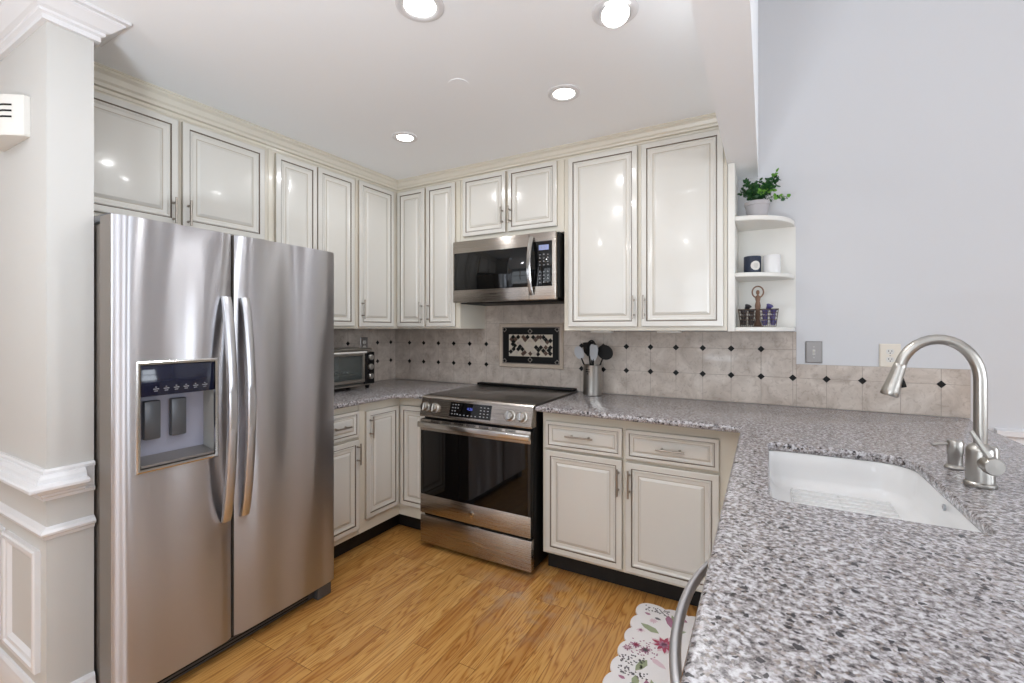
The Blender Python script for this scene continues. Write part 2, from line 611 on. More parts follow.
# crown, chair rail, lower moulding and baseboard around the wall end
STUB = [(-1.18, -2.31), (0.665, -2.31), (0.665, -2.19)]
crown = [(0, 2.322), (0.014, 2.322), (0.014, 2.338), (0.024, 2.343), (0.024, 2.352), (0.036, 2.357), (0.050, 2.372), (0.066, 2.386), (0.066, 2.392), (0.078, 2.395), (0.078, H), (0, H)]
mb = MB(); mb.sweep(crown, STUB + [(0.50, -2.19)], TRIM); struct(mb, 'trim_2', 'white stepped crown moulding around the wall end', 20)
rail = [(0, 0.768), (0.010, 0.768), (0.012, 0.778), (0.018, 0.784), (0.018, 0.790), (0.026, 0.794), (0.030, 0.806), (0.052, 0.808), (0.055, 0.812), (0.055, 0.820), (0.050, 0.825), (0.030, 0.828), (0.028, 0.842), (0.020, 0.852), (0.012, 0.853), (0.012, 0.862), (0.008, 0.868), (0, 0.868)]
mb = MB()
mb.sweep(rail, [(-1.18, -2.31), (0.665, -2.31), (0.665, -2.218)], TRIM)
mb.sweep([(0, .768), (.010, .768), (.012, .778), (.005, .785), (.005, .853), (.012, .853), (.012, .862), (.008, .868), (0, .868)], [(0.665, -2.218), (0.665, -2.19)], TRIM)
struct(mb, 'trim_3', 'white stepped chair rail moulding around the wall end', 20)
low = [(0, 0.640), (0.006, 0.640), (0.008, 0.650), (0.018, 0.656), (0.020, 0.664), (0.014, 0.672), (0.006, 0.676), (0, 0.680)]
mb = MB(); mb.sweep(low, STUB, TRIM); struct(mb, 'trim_4', 'thin white moulding strip below the chair rail', 20)
base = [(0, 0), (0.016, 0), (0.016, 0.10), (0.012, 0.112), (0.012, 0.125), (0.006, 0.135), (0, 0.137)]
mb = MB(); mb.sweep(base, STUB, TRIM); struct(mb, 'baseboard_left', 'white baseboard around the wall end', 20)
for i, (x0, x1) in enumerate(((0.293, 0.612), (-0.1, 0.262), (-0.52, -0.13))):
    mb = MB()
    O = [(x0, .19), (x1, .19), (x1, .592), (x0, .592)]
    def ring(ins, d):
        return [(x0 + ins, -2.31 - d, .19 + ins), (x1 - ins, -2.31 - d, .19 + ins), (x1 - ins, -2.31 - d, .592 - ins), (x0 + ins, -2.31 - d, .592 - ins)]
    mb.rings([ring(0, 0), ring(0, .014), ring(.006, .018), ring(.018, .018), ring(.022, .012), ring(.034, .010), ring(.04, .004), ring(.045, 0)], TRIM, False, False)
    struct(mb, 'trim_%d' % (5 + i), 'white wainscot panel moulding on the wall end', 20)

# chair rail in the adjoining room, beyond the end of the counter
mb = MB(); mb.sweep([(0, .80), (.012, .80), (.014, .84), (.03, .85), (.03, .872), (0, .88)], [(3.60, 0.0), (XR, 0.0)], TRIM)
struct(mb, 'trim_8', 'white chair rail on the adjoining room wall', 20)
mb = MB(); mb.sweep(base, [(2.7, 0.0), (XR, 0.0)], TRIM); struct(mb, 'baseboard_back', 'white baseboard of the adjoining room', 20)

# crown of the wall cabinets
cc = [(-0.02, 2.340), (0.004, 2.340), (0.006, 2.350), (0.020, 2.352), (0.022, 2.362), (0.030, 2.368), (0.036, 2.384), (0.048, 2.392), (0.048, 2.399), (0.053, 2.400), (0.053, H), (-0.02, H)]
mb = MB(); mb.sweep(cc, [(0.280, -2.188), (0.325, -0.325), (2.531, -0.325)], CREAM2, [1.42, 1.12, 1.0])
struct(mb, 'trim_9', 'cream crown moulding along the top of the wall cabinets', 20)


# ------------------------------------------------------------------ tile backsplash
def tiles(name, label, axis, a0, a1, z0, z1, ga, gz, diamonds, nz):
    """tiled strip on a wall; grooves between tiles; black corner inserts (ga / gz: grid origin)"""
    mb = MB()
    th = 0.008
    def P(a, d, z):
        return (a, -d, z) if axis == 'y' else (d, a, z)
    def bx(a, b, d0, d1, z, zz, m, bev=0.0):
        if axis == 'y':
            mb.box(a, b, -d1, -d0, z, zz, m, bev, seg=1)
        else:
            mb.box(d0, d1, a, b, z, zz, m, bev, seg=1)
    bx(a0, a1, 0.0005, th - 0.0006, z0, z1, GROUT)
    xs = [a0] + [ga + i * .148 for i in range(-60, 60) if a0 + .01 < ga + i * .148 < a1 - .01] + [a1]
    zs = [z0] + [z for z in gz if z0 + .01 < z < z1 - .01] + [z1]
    g = 0.0010
    for i in range(len(xs) - 1):
        for j in range(len(zs) - 1):
            bx(xs[i] + g, xs[i + 1] - g, 0.001, th, zs[j] + g, zs[j + 1] - g, TILE, 0.0007)
    r = 0.018
    for a, z in diamonds:
        if a0 - .001 < a < a1 - .016 and z0 < z < z1:
            mb.rings([[P(a, th - .001, z - r), P(a + r, th - .001, z), P(a, th - .001, z + r), P(a - r, th - .001, z)],
                      [P(a, th + .0012, z - r), P(a + r, th + .0012, z), P(a, th + .0012, z + r), P(a - r, th + .0012, z)]], DIAB, False, True)
    return struct(mb, name, label)


GZ = [1.065, 1.215, 1.365, 1.515]
dia = [(0.163 + .148 * i, z) for i in range(0, 23) for z in (1.065, 1.215) if not (0.163 + .148 * i > 1.0 and 0.163 + .148 * i < 1.55) and not (z > 1.2 and i == 18)]
tiles('wall_backsplash', 'beige tile backsplash with small black corner tiles behind the range', 'y', 0.009, 1.634, 0.914, 1.52, 0.163, GZ, dia, 4)
tiles('wall_backsplash_right', 'beige tile backsplash with black corner tiles under the broad wall cabinet', 'y', 1.634, 2.843, 0.914, 1.311, 0.163, GZ, dia, 4)
tiles('wall_backsplash_low', 'low beige tile backsplash behind the sink counter', 'y', 2.843, 3.52, 0.914, 1.138, 0.163, GZ, dia, 2)
dia2 = [(-0.061 - .148 * i, z) for i in range(0, 8) for z in (1.07, 1.218)]
tiles('wall_backsplash_left', 'beige tile backsplash with small black corner tiles on the left wall', 'x', -1.29, -0.0, 0.914, 1.335, -0.061, [1.07, 1.218], dia2, 3)

# mosaic medallion over the range
TH = 0.008
mz = thing('mosaic_panel', 'rectangular black and cream mosaic medallion with beige stone frame above the range', 'wall tile', (1.265, -TH, 1.056))
X0, X1, Z0, Z1 = 1.018, 1.516, 1.054, 1.366
def rr(x0, x1, z0, z1, ins, y):
    return [(x0 + ins, y, z0 + ins), (x1 - ins, y, z0 + ins), (x1 - ins, y, z1 - ins), (x0 + ins, y, z1 - ins)]
FR = mat('frame_stone', srgb(186, 171, 155), 0.5)
mb = MB()
mb.rings([rr(X0, X1, Z0, Z1, 0, -TH), rr(X0, X1, Z0, Z1, 0, -TH - .008), rr(X0, X1, Z0, Z1, .003, -TH - .013), rr(X0, X1, Z0, Z1, .008, -TH - .013), rr(X0, X1, Z0, Z1, .011, -TH - .009), rr(X0, X1, Z0, Z1, .024, -TH - .008), rr(X0, X1, Z0, Z1, .026, -TH - .004)],
         [FR, FR, FR, FR, FR, FR], False, False)
mb.build('stone_frame', mz, angle=20)
mb = MB()
bx0, bx1, bz0, bz1 = X0 + .026, X1 - .026, Z0 + .026, Z1 - .026
mb.rings([rr(bx0, bx1, bz0, bz1, 0, -TH - .005), rr(bx0, bx1, bz0, bz1, .006, -TH - .007), rr(bx0, bx1, bz0, bz1, .008, -TH - .005), rr(bx0, bx1, bz0, bz1, .011, -TH - .005), rr(bx0, bx1, bz0, bz1, .012, -TH - .006), rr(bx0, bx1, bz0, bz1, .051, -TH - .006), rr(bx0, bx1, bz0, bz1, .053, -TH - .003)],
         [MGREY, BLACK, BLACK, DIAB, DIAB, DIAB], False, False)
mcx, mcz = (bx0 + bx1) / 2, (bz0 + bz1) / 2
def dmd(mb, x, z, r, y0, y1, m):
    mb.rings([[(x, y0, z - r), (x + r, y0, z), (x, y0, z + r), (x - r, y0, z)], [(x, y1, z - r), (x + r, y1, z), (x, y1, z + r), (x - r, y1, z)]], m, False, True)
for x, z in ((mcx, bz0 + .030), (mcx, bz1 - .030), (bx0 + .018, bz0 + .018), (bx1 - .018, bz0 + .018), (bx0 + .018, bz1 - .018), (bx1 - .018, bz1 - .018)):
    dmd(mb, x, z, .019, -TH - .006, -TH - .0075, MGREY)
    dmd(mb, x, z, .012, -TH - .0075, -TH - .009, DIAB)
mb.build('black_border', mz, angle=20)
mb = MB()
fx0, fx1, fz0, fz1 = bx0 + .053, bx1 - .053, bz0 + .053, bz1 - .053
mb.box(fx0, fx1, -TH - .004, -TH - .001, fz0, fz1, MCREAM)
random.seed(3)
DK = [(245, 295), (300, 298), (250, 345), (400, 298), (240, 368), (265, 382), (460, 300), (565, 300), (590, 325), (640, 332), (320, 390), (300, 415), (345, 415), (250, 415), (217, 440), (490, 395), (515, 420), (540, 395), (565, 425), (620, 420), (635, 450), (640, 395), (510, 472)]
BR_ = [(225, 322), (272, 322), (355, 300), (375, 325), (485, 325), (510, 300), (605, 345), (370, 445), (430, 455), (590, 395), (590, 450), (352, 468), (535, 300)]
LT = [(325, 350), (350, 372), (300, 360), (425, 340), (545, 345), (560, 372), (455, 440), (480, 455), (280, 450), (400, 390), (440, 390), (420, 370), (420, 412)]
for L_, m in ((DK, DIAB), (BR_, MBROWN), (LT, TILE)):
    for u_, v_ in L_:
        x = fx0 + (u_ - 198) / 460 * (fx1 - fx0); z = fz1 - (v_ - 275) / 208 * (fz1 - fz0)
        q = .0145 if m is not TILE else .0130
        if True:
            x = max(fx0 + q * 1.1, min(fx1 - q * 1.1, x))
            mb.box(-q * .86, q * .86, -.0016, .0, -q * .86, q * .86, m, M=Matrix.Translation((x, -TH - .004, max(fz0 + q * 1.25, min(fz1 - q * 1.25, z)))) @ Matrix.Rotation(PI / 4, 4, 'Y'))
mb.build('mosaic_field', mz, angle=20)


# ------------------------------------------------------------------ cabinet doors and pulls
def door_mesh(P0, u, n, wd, ht, th=0.019, k=1.0, raised=True):
    """raised-panel front. P0: lower left corner on the cabinet face, u: right, n: outward"""
    P0, u, n = Vector(P0), Vector(u), Vector(n)
    z = Vector((0, 0, 1))
    mb = MB()
    def R(ins, d):
        return [P0 + u * a + z * b + n * d for a, b in ((ins, ins), (wd - ins, ins), (wd - ins, ht - ins), (ins, ht - ins))]
    seq = [(0, 0), (0, th - .004), (.001, th - .0015), (.004, th), (.028 * k, th), (.0293 * k, th - .0045), (.0325 * k, th - .0045), (.036 * k, th - .001), (.040 * k, th - .0015), (.046 * k, th - .006), (.060 * k, th - .008), (.064 * k, th - .008), (.076 * k, th - .0015), (.080 * k, th - .0010)]
    ms = [GLAZE2, CREAM, CREAM, CREAM, GLAZE, GLAZE, CREAM, CREAM, CREAM, CREAM, GLAZE2, CREAM, CREAM]
    mb.rings([R(a, d) for a, d in seq], ms)
    return mb


def pull(P, u, n, length, vert, parent, name='handle'):
    """bar pull, P: centre on the door front, bar along z if vert else along u"""
    P, u, n = Vector(P), Vector(u), Vector(n)
    d = Vector((0, 0, 1)) if vert else u
    mb = MB()
    c = P + n * .030
    mb.cyl(c - d * length / 2, c + d * length / 2, .0048, PULL, 12)
    for sgn in (-1, 1):
        q = P + d * sgn * length * .31
        mb.cyl(q - n * .0005, q + n * .0285, .0040, PULL, 10)
        mb.cyl(q - n * .0005, q + n * .003, .0065, PULL, 10)
    return mb.build(name, parent)


def front(root, name, P0, u, n, wd, ht, handle=None, k=1.0):
    """door or drawer front with its pull; handle = (offset along u, offset z, length, vertical)"""
    d = door_mesh(P0, u, n, wd, ht, k=k).build(name, root, angle=18)
    if handle:
        a, b, L, vert = handle
        pull(Vector(P0) + Vector(u) * a + Vector((0, 0, b)) + Vector(n) * .019, u, n, L, vert, d)
    return d


def body(root, x0, x1, y0, y1, z0, z1, name='cabinet_body'):
    mb = MB()
    mb.box(x0, x1, y0, y1, z0, z1, CREAM2, 0.0015, seg=1)
    return mb.build(name, root)


U1, N1 = (0, 1, 0), (1, 0, 0)         # fronts on the left run face +x
U2, N2 = (1, 0, 0), (0, -1, 0)        # fronts on the back run face -y
UB = 1.328
# wall cabinets, left run
c = thing('wall_cabinet', 'cream wide two-door cabinet above the stainless refrigerator', 'cabinet', (0.16, -1.75, 1.79)); LEFT = [c]
body(c, 0.060, .325, -2.180, -1.318, 1.79, 2.335)
front(c, 'door', (.326, -2.165, 1.808), U1, N1, .403, .492, (.403 - .022, .062, .12, True))
front(c, 'door', (.326, -1.744, 1.808), U1, N1, .398, .494, (.022, .062, .12, True))
c = thing('wall_cabinet', 'cream tall two-door wall cabinet just right of the refrigerator', 'cabinet', (0.16, -1.0, UB)); LEFT.append(c)
body(c, 0.060, .325, -1.316, -.714, UB, 2.335)
front(c, 'door', (.326, -1.281, UB + .016), U1, N1, .262, .964)
front(c, 'door', (.326, -1.010, UB + .016), U1, N1, .276, .968)
c = thing('wall_cabinet', 'cream narrow single-door wall cabinet left of the inner corner', 'cabinet', (0.16, -.5, UB)); LEFT.append(c)
body(c, 0.060, .325, -.712, -.040, UB, 2.335)
front(c, 'door', (.326, -.694, UB + .014), U1, N1, .318, .980, (.020, .115, .13, True))
for o_ in LEFT:
    pv_ = Matrix.Translation((.326, -.33, 0)) @ Matrix.Rotation(math.radians(-1.4), 4, 'Z') @ Matrix.Translation((-.326, .33, 0))
    o_.location = pv_ @ o_.location
    o_.rotation_euler.z = math.radians(-1.4)
# wall cabinets, back run
c = thing('wall_cabinet', 'cream narrow two-door wall cabinet between the corner and the microwave', 'cabinet', (0.6, -.16, UB))
body(c, .327, .893, -.325, -.002, UB, 2.35)
front(c, 'door', (.340, -.326, UB + .014), U2, N2, .255, .984, (.255 - .020, .10, .15, True))
front(c, 'door', (.613, -.326, UB + .014), U2, N2, .247, .984, (.020, .10, .15, True))
c = thing('wall_cabinet', 'cream short two-door cabinet directly above the microwave', 'cabinet', (1.27, -.16, 1.906))
body(c, .895, 1.650, -.325, -.002, 1.906, 2.35)
front(c, 'door', (.925, -.326, 1.944), U2, N2, .330, .390, (.330 - .018, .10, .11, True), k=.9)
front(c, 'door', (1.274, -.326, 1.944), U2, N2, .335, .390, (.018, .10, .11, True), k=.9)
c = thing('wall_cabinet', 'cream tall wall cabinet with two broad doors right of the microwave', 'cabinet', (2.09, -.16, UB - .012))
body(c, 1.652, 2.531, -.325, -.002, UB - .012, 2.35)
front(c, 'door', (1.683, -.326, UB + .010), U2, N2, .404, .994, (.404 - .018, .105, .13, True))
front(c, 'door', (2.108, -.326, UB + .010), U2, N2, .407, .994, (.018, .105, .13, True))
# small puck lights under that cabinet
pk = None
for i, (x, lb) in enumerate(((1.86, 'small white under-cabinet light pad above the utensil crock'), (2.24, 'small white under-cabinet light pad, right one of the two'))):
    mb = MB(); mb.box(x - .06, x + .06, -.285, -.215, UB - .0245, UB - .0125, PLAST, .003)
    tag(mb.build('under_cabinet_light'), lb, 'light')

# open quarter-round shelf unit
c = thing('corner_shelf', 'cream open quarter-round shelf unit at the right end of the wall cabinets', 'shelf', (2.69, -.15, 1.312))
mb = MB(); mb.box(2.533, 2.566, -.322, -.002, 1.312, 2.158, SHELF, .002); mb.build('side_panel', c)
mb = MB(); mb.box(2.567, 2.84, -.012, -.002, 1.335, 1.868, SHELF); mb.build('back_panel', c)
for z0, z1, rx, ry in ((1.868, 1.893, .268, .30), (1.586, 1.608, .268, .30), (1.312, 1.334, .270, .30)):
    mb = MB()
    poly = [(2.567, -.002)] + [(2.567 + rx * math.sin(a), -.002 - ry * math.cos(a)) for a in [i * PI / 2 / 20 for i in range(21)]]
    poly2 = [(2.567 + (x - 2.567) * 1, y) for x, y in poly]
    r0 = [(x, y, z0) for x, y in poly]
    def sc(f, z): return [(2.567 + (x - 2.567) * f, -.002 + (y + .002) * f, z) for x, y in poly]
    mb.rings([sc(.985, z0), sc(1, z0 + .004), sc(1, z1 - .004), sc(.985, z1)], SHELF)
    mb.build('shelf', c, angle=40)

# ------------------------------------------------------------------ base cabinets
def base_box(root, x0, x1, y0, y1, kick):
    """kick: 'x' or 'y' = front direction of the toe kick recess"""
    mb = MB(); mb.box(x0, x1, y0, y1, .11, .884, CREAM2, 0.0015, seg=1); mb.build('cabinet_body', root)
    mb = MB()
    if kick == 'x': mb.box(x0, x1 - .07, y0, y1, .001, .11, KICK)
    elif kick == 'y': mb.box(x0, x1, y0 + .07, y1, .001, .11, KICK)
    else: mb.box(x0 + .07, x1, y0, y1, .001, .11, KICK)
    mb.build('toe_kick', root)


c = thing('base_cabinet', 'cream base cabinet with one drawer and one door beside the refrigerator', 'cabinet', (.3, -1.13, 0))
base_box(c, .002, .600, -1.29, -.950, 'x')
front(c, 'drawer', (.601, -1.275, .692), U1, N1, .318, .152, (.18, .075, .11, False), k=.62)
front(c, 'door', (.601, -1.275, .146), U1, N1, .320, .530, (.320 - .018, .530 - .080, .125, True))
c = thing('corner_base_cabinet', 'cream inner corner base cabinet with two doors meeting at a right angle', 'cabinet', (.3, -.3, 0))
mb = MB()
PL = [(.002, -.948), (.600, -.948), (.600, -.600), (.848, -.600), (.848, -.002), (.002, -.002)]
mb.prism(PL, .11, .884, CREAM2); mb.build('cabinet_body', c)
mb = MB(); mb.prism([(.002, -.948), (.53, -.948), (.53, -.53), (.848, -.53), (.848, -.002), (.002, -.002)], .001, .11, KICK); mb.build('toe_kick', c)
front(c, 'door', (.601, -.900, .184), U1, N1, .277, .646, (.026, .646 - .095, .13, True))
front(c, 'door', (.6235, -.601, .184), U2, N2, .222, .646)
c = thing('base_cabinet', 'cream base cabinet with two drawers over two doors right of the range', 'cabinet', (2.09, -.3, 0))
base_box(c, 1.640, 2.640, -.600, -.002, 'y')
front(c, 'drawer', (1.661, -.601, .684), U2, N2, .417, .146, (.2, .080, .15, False), k=.62)
front(c, 'drawer', (2.096, -.601, .682), U2, N2, .422, .146, (.215, .072, .13, False), k=.62)
front(c, 'door', (1.661, -.601, .126), U2, N2, .417, .546, (.417 - .016, .546 - .105, .135, True))
front(c, 'door', (2.096, -.601, .126), U2, N2, .422, .540, (.020, .540 - .100, .135, True))
c = thing('sink_base_cabinet', 'cream peninsula base cabinet under the white sink', 'cabinet', (3.0, -1.1, 0))
mb = MB()
mb.box(2.650, 2.670, -1.665, -.604, .11, .884, CREAM2)
mb.box(3.19, 3.23, -1.665, -.604, .11, .884, CREAM2)
mb.box(2.670, 3.19, -1.665, -1.645, .11, .884, CREAM2)
mb.box(2.670, 3.19, -.624, -.604, .11, .884, CREAM2)
mb.box(2.670, 3.19, -1.645, -.624, .11, .13, CREAM2)
mb.build('cabinet_body', c)
mb = MB(); mb.box(2.72, 3.21, -1.665, -.604, .001, .109, KICK); mb.build('toe_kick', c)
NU, NN = (0, -1, 0), (-1, 0, 0)
front(c, 'door', (2.649, -.70, .15), NU, NN, .44, .70, (.42, .6, .13, True))
front(c, 'door', (2.649, -1.16, .15), NU, NN, .44, .70, (.02, .6, .13, True))
c = thing('end_cabinet', 'cream cabinet closing the near end of the peninsula', 'cabinet', (2.95, -2.4, 0))
mb = MB(); mb.box(2.650, 3.23, -2.44, -2.285, .11, .884, CREAM2); mb.build('cabinet_body', c)
mb = MB(); mb.box(2.72, 3.23, -2.44, -2.285, .001, .109, KICK); mb.build('toe_kick', c)
c = thing('peninsula_support', 'cream pony panel carrying the overhanging side of the sink counter', 'panel', (3.33, -1.2, 0))
mb = MB(); mb.box(3.232, 3.262, -2.44, -.01, .001, .884, TRIM); mb.build('panel', c)
mb = MB(); mb.box(2.645, 3.228, -.600, -.01, .001, .884, CREAM2); mb.build('corner_box', c)


# ------------------------------------------------------------------ granite counters
def slab(name, poly, holes, label, z0=.885, z1=.914):
    """granite slab; top and bottom filled around holes, eased (ogee) edges"""
    bm = bmesh.new()
    seq = [(0.010, z0), (0.003, z0 + .003), (0.000, z0 + .009), (0.0, z1 - .010), (0.003, z1 - .004), (0.010, z1)]
    def inset(P, d):
        n = len(P); out = []
        for i in range(n):
            a, b, c = Vector(P[i - 1]), Vector(P[i]), Vector(P[(i + 1) % n])
            d0, d1 = (b - a).normalized(), (c - b).normalized()
            n0, n1 = Vector((-d0.y, d0.x)), Vector((-d1.y, d1.x))
            o = (n0 + n1) / max(0.3, 1 + n0.dot(n1))
            out.append(b + o * d)
        return out
    tops, bots = [], []
    for k, P in enumerate([poly] + holes):
        loops = []
        for d, z in seq:
            if k > 0:
                d = d * .5
            L = [bm.verts.new((q.x, q.y, z)) for q in inset(P, d)]
            loops.append(L)
        for a in range(len(loops) - 1):
            n = len(P)
            for j in range(n):
                bm.faces.new((loops[a][j], loops[a][(j + 1) % n], loops[a + 1][(j + 1) % n], loops[a + 1][j]))
        tops.append(loops[-1]); bots.append(loops[0])
    for S_ in (tops, bots):
        es = []
        for L in S_:
            for j in range(len(L)):
                e = bm.edges.get((L[j], L[(j + 1) % len(L)])) or bm.edges.new((L[j], L[(j + 1) % len(L)]))
                es.append(e)
        bmesh.ops.triangle_fill(bm, edges=es, use_beauty=True)
    bmesh.ops.recalc_face_normals(bm, faces=bm.faces)
    mb = MB(); mb.bm.free(); mb.bm = bm; mb.mats = [GRAN]
    o = mb.build(name, angle=40)
    return tag(o, label, 'countertop')


def arc(cx, cy, r, a0, a1, n=8):
    return [(cx + r * math.cos(math.radians(a0 + (a1 - a0) * i / n)), cy + r * math.sin(math.radians(a0 + (a1 - a0) * i / n))) for i in range(n + 1)]


# left L: CCW
slab('countertop', [(.009, -1.29), (.655, -1.29), (.655, -.76)] + arc(.755, -.76, .10, 180, 90, 8)[1:] + [(.852, -.66), (.852, -.009), (.009, -.009)], [],
     'speckled grey granite counter in the corner, carrying the toaster oven')
# right L with sink opening
SX0, SX1, SY0, SY1 = 2.710, 3.100, -1.600, -.962
def rrect(x0, x1, y0, y1, r, n=6):
    """ccw rounded rect, r = radii (x0y0, x1y0, x1y1, x0y1)"""
    return (arc(x0 + r[0], y0 + r[0], r[0], 180, 270, n) + arc(x1 - r[1], y0 + r[1], r[1], 270, 360, n) + arc(x1 - r[2], y1 - r[2], r[2], 0, 90, n) + arc(x0 + r[3], y1 - r[3], r[3], 90, 180, n))
hole = rrect(SX0, SX1, SY0, SY1, (.035, .014, .095, .030))[::-1]
slab('countertop', [(1.634, -.683), (2.610, -.725), (2.610, -2.47), (3.505, -2.47), (3.505, -.10), (3.522, -.009), (1.634, -.009)], [hole],
     'speckled grey granite counter running from the range round past the white sink')

# sink
sk = thing('sink', 'white undermount kitchen sink set in the granite counter', 'sink', (2.9, -1.28, .76))
RR = (.045, .020, .10, .040)
def sr(ins, z, add=0.0):
    P = rrect(SX0 - .006 + ins, SX1 + .006 - ins, SY0 - .006 + ins, SY1 + .006 - ins, tuple(max(.01, r) for r in RR), 6)
    return [(x, y, z) for x, y in P]
mb = MB()
mb.rings([sr(-.016, .8835), sr(0, .8835), sr(.002, .879), sr(.006, .84), sr(.010, .80), sr(.016, .786), sr(.028, .776), sr(.045, .772), sr(.12, .768)], PORC, False, True)
mb.rings([sr(-.016, .8835), sr(-.016, .85), sr(-.004, .79), sr(.02, .76), sr(.10, .752)], PORC, False, True)
mb.build('basin', sk, angle=50, fix=True)
mb = MB(); mb.cyl((2.90, -1.28, .7685), (2.90, -1.28, .771), .042, CHROME, 28); mb.cyl((2.90, -1.28, .771), (2.90, -1.28, .7725), .030, DARKM, 24); mb.build('drain', sk)
mb = MB(); mb.cyl((3.0985, -1.31, .868), (3.0935, -1.31, .868), .0085, GREYS, 20); mb.cyl((3.0935, -1.31, .868), (3.093, -1.31, .868), .004, GREYP, 16); mb.build('overflow_cap', sk)
# ribbed rack lying on the basin floor
rk = MB()
for i in range(15):
    y = -1.54 + i * .036
    rk.tube([(2.775, y, .779), (3.04, y, .779)], .0022, PORC, 6)
for x in (2.775, 2.907, 3.04):
    rk.tube([(x, -1.54, .7745), (x, -1.036, .7745)], .0026, PORC, 6)
tag(rk.build('sink_rack'), 'white wire rack lying on the bottom of the sink', 'rack')

# faucet
FX, FY = 3.187, -1.231
f = thing('faucet', 'brushed nickel gooseneck pull-down faucet behind the sink', 'faucet', (FX, FY, .9145))
mb = MB()
mb.lathe([(.031, 0), (.0325, .003), (.032, .009), (.0285, .013), (.028, .092), (.0265, .099), (.021, .106), (.0135, .112)], (FX, FY, .9145), NICKEL, 36); mb.build('faucet_body', f)
pts = [(FX, FY, 1.02), (FX, FY, 1.08), (FX, FY, 1.14), (FX, FY, 1.19)]
ax, az, R_ = FX - .083, 1.19, .083
for i in range(1, 17):
    a = math.radians(i * 163 / 16)
    pts.append((ax + R_ * math.cos(a) * 1.0, FY, az + R_ * 1.27 * math.sin(a)))
mb = MB(); mb.tube(pts, .0135, NICKEL, 24); mb.build('spout', f, angle=60)
e = Vector(pts[-1]); d = Vector((-.27, 0, -.96)).normalized()
mb = MB()
mb.lathe([(.0130, -.004), (.0148, .0), (.0152, .006), (.0160, .026), (.0182, .052), (.0206, .074), (.0214, .084), (.0195, .089), (.018, .087)], e - d * .002, NICKEL, 30, d)
mb.build('spray_head', f)
mb = MB(); mb.box(-.006, .006, -.003, .004, -.016, .016, BLACK, .002, M=Matrix.Translation(e + d * .050 + Vector((.0185, 0, .004)) + Vector((0, -.001, 0))) @ Matrix.Rotation(-.27, 4, 'Y'))
mb.build('spray_button', f)
# side handle
hd = Vector((.20, -.97, -.03)).normalized()
h0 = Vector((FX, FY, .980)) + hd * .024
mb = MB()
mb.lathe([(.018, -.01), (.0195, .004), (.0225, .014), (.0225, .028), (.020, .032), (.0, .033)], h0, NICKEL, 28, hd, cap1=False)
mb.build('handle_hub', f)
mb = MB()
r0 = h0 + hd * .020 + Vector((0, 0, .010)); r1 = r0 + Vector((-.036, .012, .072))
mb.tube([r0, r0.lerp(r1, .5), r1], [.0066, .0058, .0054], NICKEL, 14); mb.build('lever', f)
# soap dispenser
c = thing('soap_dispenser', 'brushed nickel soap pump on the counter left of the faucet', 'soap dispenser', (3.186, -1.054, .9145))
mb = MB(); mb.lathe([(.024, 0), (.025, .003), (.023, .007), (.0165, .011), (.017, .040), (.0188, .043), (.0192, .076), (.017, .081), (0, .082)], (3.186, -1.054, .9145), NICKEL, 30, cap1=False); mb.build('pump_body', c)
mb = MB(); mb.tube([(3.172, -1.056, .984), (3.15, -1.060, .983), (3.132, -1.063, .979)], .0048, NICKEL, 12); mb.build('nozzle', c)
# small air gap cap behind the faucet
mb = MB(); mb.lathe([(.022, 0), (.022, .004), (.018, .008), (.018, .066), (.014, .073), (0, .074)], (3.262, -1.05, .9145), NICKEL, 26, cap1=False)
tag(mb.build('air_gap_cap'), 'small nickel cap standing behind the faucet body', 'cap')

# ------------------------------------------------------------------ dishwasher
dw = thing('dishwasher', 'stainless dishwasher with arched bar handle under the near counter edge', 'dishwasher', (2.95, -1.975, 0))
mb = MB(); mb.box(2.672, 3.20, -2.275, -1.675, .10, .868, DARKM); mb.box(2.72, 3.20, -2.275, -1.675, .001, .10, KICK); mb.build('tub', dw)
mb = MB(); mb.box(2.646, 2.671, -2.272, -1.678, .11, .868, STEELR, .004); mb.build('front_panel', dw)
N = 22
HP = []
for i in range(N + 1):
    tt = -1 + 2 * i / N
    HP.append((2.563 + .056 * abs(tt) ** 2.2, -1.975 + tt * .285))
def strap(P, z0, z1, t_, m, mb):
    R = []
    for i, (x, y) in enumerate(P):
        a = Vector(P[max(0, i - 1)]); b = Vector(P[min(len(P) - 1, i + 1)])
        dd = (b - a).normalized(); nn = Vector((-dd.y, dd.x))
        q = Vector((x, y)); p_, o_ = q + nn * t_ / 2, q - nn * t_ / 2
        R.append([(p_.x, p_.y, z0), (p_.x, p_.y, z1), (o_.x, o_.y, z1), (o_.x, o_.y, z0)])
    mb.rings(R, m)
DWH = mat('satin_handle', srgb(214, 214, 218), 0.4, metal=1)
mb = MB(); mb.tube([(x, y, .80) for x, y in HP], .0092, DWH, 16)
for yy in (-1.975 - .283, -1.975 + .283):
    mb.box(2.612, 2.6465, yy - .012, yy + .012, .787, .813, DWH, .003)
mb.build('handle', dw, angle=60)

